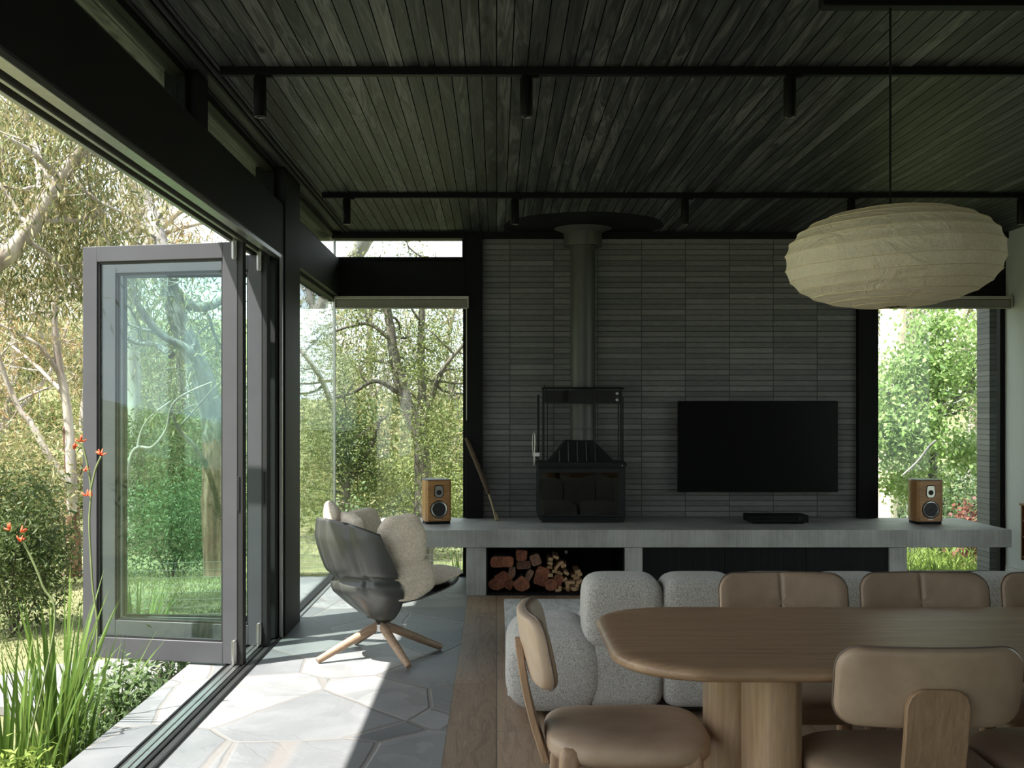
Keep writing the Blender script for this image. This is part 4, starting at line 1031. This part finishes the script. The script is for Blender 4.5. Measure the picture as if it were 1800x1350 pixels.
tree('dead_white_limb_tree', 'slender tree with bare white limbs in front of the dark shrubs', [
    ([gp(215, 13), P3(228, 810, 13), P3(268, 786, 13), P3(292, 755, 13), P3(303, 712, 13), P3(330, 690, 13), P3(372, 672, 13)], .026, .01, .95),
    ([P3(240, 800, 13), P3(246, 765, 13.1), P3(262, 735, 13.1), P3(300, 705, 13.2)], .018, .008, .95)], M['palebark'], M['gumleaf'], 5, side=(1, .3), leaves=2)
T4 = tree('gum_tree', 'pale slender gum with red brown loose bark and spreading limbs on the lawn', [
    ([gp(128, 16.4), P3(126, 860, 16), P3(118, 720, 16), P3(104, 640, 16), P3(96, 560, 16), P3(104, 480, 16), P3(128, 410, 16.2), P3(135, 330, 16.4)], .085, .03, .5),
    ([P3(122, 855, 15.9), P3(85, 800, 15.8), P3(55, 745, 15.8), P3(35, 720, 15.8), P3(8, 660, 15.8), P3(-20, 560, 15.8)], .06, .03, .5),
    ([P3(104, 655, 16), P3(70, 610, 15.8), P3(38, 590, 15.7), P3(0, 570, 15.6)], .045, .02, .3),
    ([P3(110, 690, 16), P3(60, 640, 16.3), P3(10, 600, 16.6)], .035, .015, .3),
    ([P3(98, 570, 16), P3(60, 520, 16.2), P3(40, 450, 16.4)], .03, .015, .2)],
    M['palebark'], M['duskyleaf'], 33, side=(3.6, .95), leaves=17, sigma=.24, lsize=(.12, .02), droop=.45)
MB().tube(catmull([gp(128, 16.4), P3(130, 1000, 16.25), P3(127, 900, 16.1), P3(124, 820, 16), P3(119, 750, 16)], 5), [.17]+[.125-.0030*i for i in range(20)], 10).build('loose_bark', M['redbark'], T4, ang=180)
tree('gum_tree', 'leafy gum with a thick arching limb at the top left corner', [
    ([gp(-260, 9.5), P3(-220, 900, 9.5), P3(-160, 700, 9.3), P3(-60, 520, 9.1), P3(30, 432, 9), P3(72, 372, 9), P3(104, 316, 9), P3(150, 256, 9), P3(190, 180, 9)], .11, .045, .45),
    ([P3(45, 415, 9), P3(70, 330, 9.3), P3(60, 250, 9.6), P3(30, 150, 9.8)], .04, .02, .2),
    ([P3(-60, 520, 9.1), P3(-20, 400, 9.4), P3(0, 280, 9.6), P3(10, 180, 9.8)], .06, .02, .2),
    ([P3(155, 260, 9), P3(158, 330, 9.1), P3(175, 390, 9.2), P3(195, 440, 9.2)], .016, .008, .5)],
    M['palebark'], M['gumleaf'], 41, side=(4.5, .75), leaves=36, sigma=.17, lsize=(.095, .016), droop=.6,
    extra=[(P3(60, 230, 9.8), (.45, .5, .5), 60), (P3(20, 330, 9.9), (.45, .5, .35), 60), (P3(10, 500, 9.6), (.35, .4, .25), 30), (P3(130, 460, 10), (.35, .4, .22), 42), (P3(150, 360, 10), (.28, .4, .3), 36)])
tree('gum_tree', 'orange tinged gum with white limbs above the folded door', [
    ([gp(235, 22), P3(240, 800, 22), P3(228, 560, 22), P3(222, 470, 22), P3(236, 400, 22), P3(232, 340, 22), P3(222, 280, 22)], .17, .07, .5),
    ([P3(226, 500, 22), P3(262, 425, 22), P3(300, 385, 22), P3(330, 362, 22), P3(360, 340, 22)], .10, .04, .3),
    ([P3(240, 440, 22), P3(290, 410, 22.4), P3(340, 395, 22.8), P3(390, 385, 23)], .07, .03, .2),
    ([P3(222, 470, 22), P3(190, 420, 22), P3(175, 360, 22)], .08, .03, .2)],
    M['palebark'], M['duskyleaf'], 51, side=(2.2, 1.2), leaves=12, sigma=.30, lsize=(.15, .025), droop=.45)
tree('gum_tree', 'grey gum leaning right past the glass corner', [
    ([gp(492, 15), P3(505, 800, 15), P3(530, 660, 15), P3(556, 575, 15), P3(590, 505, 15), P3(632, 432, 15), P3(690, 350, 15)], .165, .115, .85),
    ([P3(560, 570, 15), P3(540, 500, 15.3), P3(535, 430, 15.6)], .06, .02, .4)],
    M['greybark'], M['gumleaf'], 61, side=(1.6, .9), leaves=16, sigma=.25, lsize=(.12, .02), droop=.45)
tree('tea_tree', 'dense fine leaved tea tree with dark twisting branches behind the corner window', [
    ([gp(745, 14), P3(744, 850, 14), P3(738, 770, 14), P3(708, 690, 14), P3(692, 620, 14), P3(684, 560, 14), P3(672, 480, 14)], .13, .04, .35),
    ([P3(738, 780, 14), P3(742, 700, 14), P3(740, 620, 14), P3(742, 540, 14), P3(750, 450, 14)], .07, .03, .3),
    ([P3(742, 760, 13.8), P3(765, 680, 13.6), P3(785, 640, 13.5), P3(820, 600, 13.5)], .045, .02, .2),
    ([P3(700, 690, 14), P3(660, 670, 13.7), P3(620, 690, 13.5), P3(585, 700, 13.4)], .035, .015, .1),
    ([P3(690, 600, 14), P3(650, 570, 13.8), P3(610, 575, 13.8), P3(570, 590, 13.8)], .03, .014, .1),
    ([P3(684, 560, 14), P3(650, 500, 14), P3(620, 440, 14)], .03, .014, .1)],
    M['darkbark'], M['teatree'], 71, side=(4.5, .55), leaves=30, sigma=.12, lsize=(.045, .017), droop=.1, up=.1,
    extra=[(P3(765, 760, 13.2), (.32, .4, .42), 90), (P3(620, 790, 13.2), (.30, .4, .40), 60), (P3(780, 860, 13), (.25, .35, .3), 44), (P3(625, 640, 13.6), (.28, .3, .12), 26), (P3(560, 770, 13.3), (.30, .4, .4), 60), (P3(553, 660, 13.5), (.2, .4, .4), 40), (P3(765, 600, 14), (.30, .4, .22), 34), (P3(680, 860, 13.6), (.35, .3, .2), 36), (P3(740, 655, 13.6), (.2, .3, .12), 22)])
tree('dark_bush_tree', 'dark bushy wattle hanging low behind the lounge chair', [
    ([gp(600, 13.4), P3(608, 900, 13.2), P3(612, 800, 13.2), P3(600, 730, 13.2)], .06, .02, .2),
    ([P3(610, 860, 13.2), P3(570, 800, 13.2), P3(545, 740, 13.2)], .04, .015, .2), ([P3(610, 850, 13.2), P3(650, 790, 13.2), P3(670, 730, 13.2)], .04, .015, .2)],
    M['darkbark'], M['darkleaf'], 81, side=(8, .5), leaves=34, sigma=.14, lsize=(.06, .018), droop=.2)
# garden tree right window
tree('maple_tree', 'bright green broad leaved tree filling the right garden window', [
    ([gp(1640, 13), P3(1640, 840, 13), P3(1646, 740, 13), P3(1655, 640, 13), P3(1650, 540, 13)], .07, .03, .3),
    ([P3(1642, 800, 13), P3(1600, 720, 12.8), P3(1560, 690, 12.7)], .03, .014, .2), ([P3(1645, 760, 13), P3(1690, 690, 13), P3(1735, 650, 13)], .035, .018, .2),
    ([P3(1586, 836, 12), P3(1612, 812, 12), P3(1632, 786, 12), P3(1645, 774, 12)], .012, .012, .9)],
    M['greybark'], M['brightleaf'], 91, side=(7, .6), leaves=16, sigma=.13, lsize=(.062, .042), droop=.15,
    extra=[(P3(1590, 760, 12.6), (.35, .35, .42), 190), (P3(1625, 650, 12.8), (.33, .35, .26), 130), (P3(1700, 660, 13.2), (.2, .3, .16), 60), (P3(1560, 700, 13), (.2, .3, .4), 80), (P3(1710, 590, 13.4), (.15, .3, .16), 24), (P3(1600, 850, 13), (.4, .35, .14), 70), (P3(1700, 790, 13.2), (.2, .3, .18), 60), (P3(1650, 570, 12.8), (.24, .35, .16), 44)])
tree('gum_tree', 'cream barked gum standing behind the bright tree in the right window', [
    ([gp(1548, 19), P3(1552, 860, 19), P3(1562, 720, 19), P3(1570, 600, 19), P3(1568, 520, 19), P3(1560, 420, 19)], .26, .19, .9),
    ([P3(1640, 690, 19), P3(1668, 610, 19), P3(1686, 560, 19), P3(1700, 500, 19)], .10, .08, .8)],
    M['creambark'], M['duskyleaf'], 95, side=(1.6, 1.0), leaves=14, sigma=.28, lsize=(.12, .02), droop=.4)
def bush(name, label, c, rad, n, lf, seed, lsize, leaves=30, sigma=.1, group=None, cat='shrub', droop=.05, stems=7, sm_=M['darkbark'], sr=.010):
    rr = random.Random(seed); c = Vector(c); t = thing(name, label, cat, c, group); st, tips = MB(), []
    for k in range(stems):
        a = 2*PI*k/stems+rr.random(); e = c+Vector((math.cos(a)*rad[0]*.6, math.sin(a)*rad[1]*.6, rad[2]*rr.uniform(.8, 1.5)))
        m = c.lerp(e, .5)+Vector((rr.gauss(0, .05), rr.gauss(0, .05), .1)); st.tube(catmull([c-Vector((0, 0, .08)), m, e], 4), [sr*(1-.6*i/8) for i in range(9)], 5)
    for _ in range(n):
        v = Vector((rr.gauss(0, 1), rr.gauss(0, 1), rr.gauss(0, 1))).normalized()*(rr.random()**.4)
        tips.append((c.x+v.x*rad[0], c.y+v.y*rad[1], c.z+rad[2]*.95+v.z*rad[2]*.95))
    st.build('stems', sm_, t, ang=180)
    T = np.array(tips); g = np.random.default_rng(seed); idx = np.repeat(np.arange(len(T)), leaves); Cn = T[idx]+g.normal(size=(len(idx), 3))*sigma
    leaf_mesh('foliage', Cn, lf, t, seed+1, lsize[0], lsize[1], droop); return t
def gb(px, Y): q = gp(px, Y); q.z += .05; return q
bush('evergreen_shrub', 'dense dark green shrub at the left edge of the lawn', gb(25, 9.6), (.45, .5, .72), 130, M['shrubleaf' if 0 else 'darkleaf'], 101, (.065, .02), 55, .10)
bush('evergreen_shrub', 'taller grey green shrub behind the dark one at the left edge', gb(20, 12.5), (.6, .6, .95), 130, M['gumleaf'], 102, (.09, .022), 45, .14)
bush('flowering_shrub', 'rounded bright green shrub behind the folded doors', gb(300, 15), (.95, .6, .72), 170, M['shrubleaf'], 103, (.07, .022), 45, .13)
bush('flowering_shrub', 'smaller bright green shrub beside the forked gum trunk', gb(375, 16.5), (.6, .6, .85), 120, M['shrubleaf'], 104, (.07, .022), 40, .13)
bush('wattle_thicket', 'tall dark thicket behind the bright shrubs', gb(305, 21), (1.5, 1.0, 1.35), 200, M['darkleaf'], 105, (.12, .03), 45, .22, cat='thicket', sr=.04)
bush('wattle_thicket', 'olive thicket behind the glass corner', gb(520, 19), (1.3, .9, .9), 130, M['gumleaf'], 106, (.11, .03), 45, .2, cat='thicket', sr=.03)
bush('wattle_thicket', 'yellow green thicket at the back of the corner window', gb(700, 20), (1.9, .9, 1.0), 200, M['teatree'], 107, (.10, .03), 45, .2, cat='thicket', sr=.03)
bush('wattle_thicket', 'green thicket at the back of the right window', gb(1650, 19.5), (1.6, .9, 1.0), 140, M['shrubleaf'], 108, (.11, .035), 45, .2, cat='thicket', sr=.03)
bush('copper_shrub', 'copper leaved shrub by the fence in the right window', gb(1706, 11.8), (.17, .2, .50), 34, M['redleaf'], 109, (.07, .045), 14, .07)
bush('blue_green_shrub', 'pale blue green sapling behind the lounge chair', gb(618, 12.2), (.16, .16, .55), 36, M['shrubleaf'], 110, (.06, .03), 14, .07)
bush('low_shrub', 'low leafy plant at the terrace edge beside the path', (-2.0, 6.05, -.33), (.20, .45, .17), 70, M['shrubleaf'], 111, (.055, .02), 20, .07)
bush('low_shrub', 'twiggy low plant farther along the terrace edge', (-1.98, 6.95, -.33), (.17, .35, .15), 46, M['shrubleaf'], 112, (.055, .018), 14, .07)
bush('lime_shrub', 'lime yellow leafy plant in the bottom left corner', (-2.02, 4.62, -.33), (.22, .22, .16), 56, M['limeleaf'], 113, (.07, .017), 22, .06)
bush('low_shrub', 'mid green plant between the strap leaves and the terrace', (-1.93, 5.45, -.33), (.15, .3, .12), 46, M['shrubleaf'], 114, (.05, .018), 18, .06)
# distant scrub on the hillside
sb = bush('hillside_scrub', 'pale scrubby bush on the far hillside', (0, 0, 0), (1.5, 1.3, .8), 120, M['teatree'], 121, (.18, .05), 26, .25, 'scrub on the far hillside', sr=.03)
sb2 = bush('hillside_scrub', 'olive scrubby bush on the far hillside', (0, 0, 0), (1.6, 1.3, 1.1), 120, M['gumleaf'], 122, (.2, .05), 28, .28, 'olive scrub on the far hillside', sr=.03)
ft = tree('distant_gum', 'distant gum tree on the hillside', [([Vector((0, 0, -.2)), Vector((.2, 0, 2)), Vector((0, .3, 4.2)), Vector((.4, .2, 6.2))], .16, .05, .35), ([Vector((.15, 0, 1.8)), Vector((1.0, .2, 3.2)), Vector((1.6, .4, 4.6))], .09, .03, .3), ([Vector((0, .1, 2.6)), Vector((-1, 0, 3.8)), Vector((-1.5, 0, 5.2))], .08, .03, .3)],
    M['palebark'], M['gumleaf'], 131, side=(3.2, 1.2), leaves=17, sigma=.34, lsize=(.2, .045), droop=.4, local=True, group='gums on the far hillside')
def dupg(root, x, y, s, rz):
    z = ground_z(x, y); r = dup(root, (x, y, z), rz); r.scale = (s, s, s); return r
rg_ = random.Random(77); first = {'a': sb, 'b': sb2, 'c': ft}
spots_ = []
for Y in (24, 29, 35, 42, 50, 58):
    nx = 7
    for k in range(nx):
        px = -60+(900+60)*k/(nx-1)+rg_.uniform(-50, 50); spots_.append(((px-873)/2000*Y, Y+rg_.uniform(-1.5, 1.5), 'ab'[(k+int(Y)) % 2], rg_.uniform(.8, 1.4)))
for px, Y, s in ((20, 27, .9), (150, 31, 1.0), (330, 30, .85), (560, 30, .9), (640, 38, 1.1), (790, 33, .9), (250, 44, 1.3), (80, 50, 1.3), (1600, 30, 1.0), (1700, 33, 1.1), (1760, 26, .8), (1540, 27, .9), (-40, 38, 1.0)):
    spots_.append(((px-873)/2000*Y, Y, 'c', s))
# unseen trees and bushes beyond both sides, added for reflections and green light
for x, y, s in ((-7, -15, 1.2), (-3.5, -19, 1.2), (-12, 4, 1.0), (-14, -2, 1.2), (-10, -7, 1.0), (-17, 9, 1.2), (13, -1, .9), (15, 6, 1.0), (12.5, 11, .8)): spots_.append((x, y, 'c', s))
for x, y, s in ((-11, 1, 1.0), (-10, -4, 1.0), (10.5, 0, .9), (10.5, 3.2, 1.0), (10.8, 6.5, .9), (10.5, 9.8, .8)): spots_.append((x, y, 'a', s))
used = set()
for x, y, k, s in spots_:
    if k not in used:
        used.add(k); r = first[k]; r.location = (x, y, ground_z(x, y)); r.rotation_euler = (0, 0, rg_.uniform(0, 6)); r.scale = (s, s, s)
    else: dupg(first[k], x, y, s, rg_.uniform(0, 6))
# strap leaved plants
def strap_plant(label, c, n, h, seed, spread=.35, wd=.022):
    rr = random.Random(seed); t = thing('kangaroo_paw', label, 'plant', c); m = MB()
    for k in range(n):
        a = rr.uniform(0, 2*PI); L = h*rr.uniform(.55, 1.05); sp = spread*rr.uniform(.1, 1.0)*L; w = wd*rr.uniform(.7, 1.2)
        b = Vector(c)+Vector((math.cos(a)*.08*rr.random()*2, math.sin(a)*.08*rr.random()*2, -.03)); d = Vector((math.cos(a), math.sin(a), 0)); s_ = Vector((-d.y, d.x, 0)); rows = []
        arch = rr.uniform(0, .5) if rr.random() < .25 else 0
        for i in range(9):
            u = i/8; p = b+d*(sp*u**1.7)+Vector((0, 0, L*(u-arch*u**3))); ww = w*(1-u**3)*(.7+.3*min(1, u*4)); rows.append([p-s_*ww/2-d*ww*.15, p, p+s_*ww/2-d*ww*.15])
        m.grid(rows)
    m.build('leaves', M['strap'], t, ang=180); return t
def flower_stem(t, pts, heads, seed):
    rr = random.Random(seed); MB().tube(catmull(pts, 6), .0052, 6).build('flower_stem', M['flowerstem'], t, ang=180)
    for p in heads:
        p = Vector(p); f = MB()
        for k in range(5):
            d = Vector((rr.gauss(0, 1), rr.gauss(0, .6), abs(rr.gauss(0, .8))+.2)).normalized(); f.tube([p, p+d*.012, p+d*.027+Vector((0, 0, .004))], [.002, .0042, .002], 5)
        f.build('flower_head', M['redflower'], t, ang=180)
k1 = strap_plant('clump of upright strap leaves with tall red flower stalks at the left', (-2.03, 5.25, -.33), 75, .98, 201, .42)
flower_stem(k1, [(-2.0, 5.2, -.3), P3(168, 1150, 5.2), P3(162, 1020, 5.2), P3(157, 920, 5.2), P3(160, 860, 5.2), P3(150, 800, 5.2), P3(142, 778, 5.2)], [P3(142, 776, 5.2), P3(130, 790, 5.2), P3(148, 828, 5.2), P3(152, 872, 5.2)], 1)
flower_stem(k1, [P3(160, 860, 5.2), P3(168, 825, 5.2), P3(178, 802, 5.2)], [P3(178, 800, 5.2), P3(162, 872, 5.2)], 2)
k2 = strap_plant('second clump of strap leaves nearer the camera at the left edge', (-2.02, 4.72, -.33), 55, .88, 202, .45)
flower_stem(k2, [(-2.05, 4.8, -.3), P3(95, 1110, 4.8), P3(75, 1030, 4.8), P3(50, 970, 4.8), P3(36, 945, 4.8)], [P3(36, 935, 4.8), P3(18, 932, 4.8), P3(36, 952, 4.8)], 3)
strap_plant('strap leaved clump below the nearest folded door leaf', (-2.12, 5.95, -.33), 40, .62, 203, .6)
k4 = strap_plant('strap leaved clump behind the folded doors', (-2.5, 7.9, -.36), 55, .7, 204, .5)
strap_plant('grassy clump outside the corner window under the bench', (-.35, 11.2, -.45), 40, .6, 205, .5, .012)
strap_plant('grassy clump outside the fixed side glass', (-1.75, 10.9, -.45), 22, .5, 206, .5, .010)
# fence of square wire mesh
def wire_fence(label, pts, z0, z1, step, posts=()):
    t = thing('wire_fence', label, 'fence', (pts[0][0], pts[0][1], z0)); w = MB()
    for i in range(len(pts)-1):
        a, b = Vector((*pts[i], 0)), Vector((*pts[i+1], 0)); n = int((b-a).length/step)
        for k in range(n+1):
            p = a.lerp(b, k/n); w.tube([(p.x, p.y, z0), (p.x, p.y, z1)], .0016, 3, caps=False)
        m = int((z1-z0)/step)
        for k in range(m+1):
            z = z0+(z1-z0)*k/m; w.tube([(a.x, a.y, z), (b.x, b.y, z)], .0016, 3, caps=False)
    w.build('wire_mesh', M['wire'], t)
    for x, y, top_ in posts: MB().tube([(x, y, z0-.1), (x, y, top_)], .025, 10).build('post', M['fencepost'], t)
wire_fence('low square wire mesh fence along the garden behind the doors and corner', [(-2.95, 8.55), (-2.0, 8.75), (-1.95, 10.45), (.9, 10.6)], -.42, .26, .055, [(-1.95, 10.5, .3)])
wire_fence('wire fence with a timber post in the right garden window', [(3.6, 13.2), (4.95, 13.6), (6.2, 14.0)], -.75, .42, .085, [(4.93, 13.62, .47), (6.2, 14.0, .45)])
# lime ground cover under the right window
g = np.random.default_rng(9); n = 26000; C_ = np.stack([g.uniform(2.9, 6.5, n), g.uniform(10.35, 13.2, n), np.zeros(n)], 1); C_[:, 2] = [ground_z(a, b)+.02+.22*abs(g.normal())*.6 for a, b in C_[:, :2]]
gc = leaf_mesh('grass_tufts', C_, M['limeleaf'], None, 9, .13, .016, -.5, kind='stuff'); tag(gc, 'bright lime grass outside the right window', 'grass')
n = 60000; C_ = np.stack([g.uniform(4.9, 10.0, n), g.uniform(-1, 9.5, n), np.zeros(n)], 1); C_[:, 2] = [ground_z(a, b)+.02 for a, b in C_[:, :2]]
gc = leaf_mesh('grass_tufts', C_, M['limeleaf'], None, 10, .14, .022, -.5, kind='stuff'); tag(gc, 'unseen bright grass outside the right glazing, thickened for green bounce', 'grass')  # dense unseen field, there to bounce green light onto the ceiling
n = 40000; C_ = np.stack([g.uniform(-8, -1.9, n), g.uniform(8.4, 18, n), np.zeros(n)], 1); C_[:, 2] = [ground_z(a, b)-.01 for a, b in C_[:, :2]]
M['lawnblade'] = leafmat('dry lawn blades', [(.12, .17, .05), (.22, .25, .10), (.34, .32, .16)], .3)
gc = leaf_mesh('lawn_grass', C_, M['lawnblade'], None, 11, .05, .010, -.6, kind='stuff'); tag(gc, 'short dry grass blades of the lawn', 'grass')
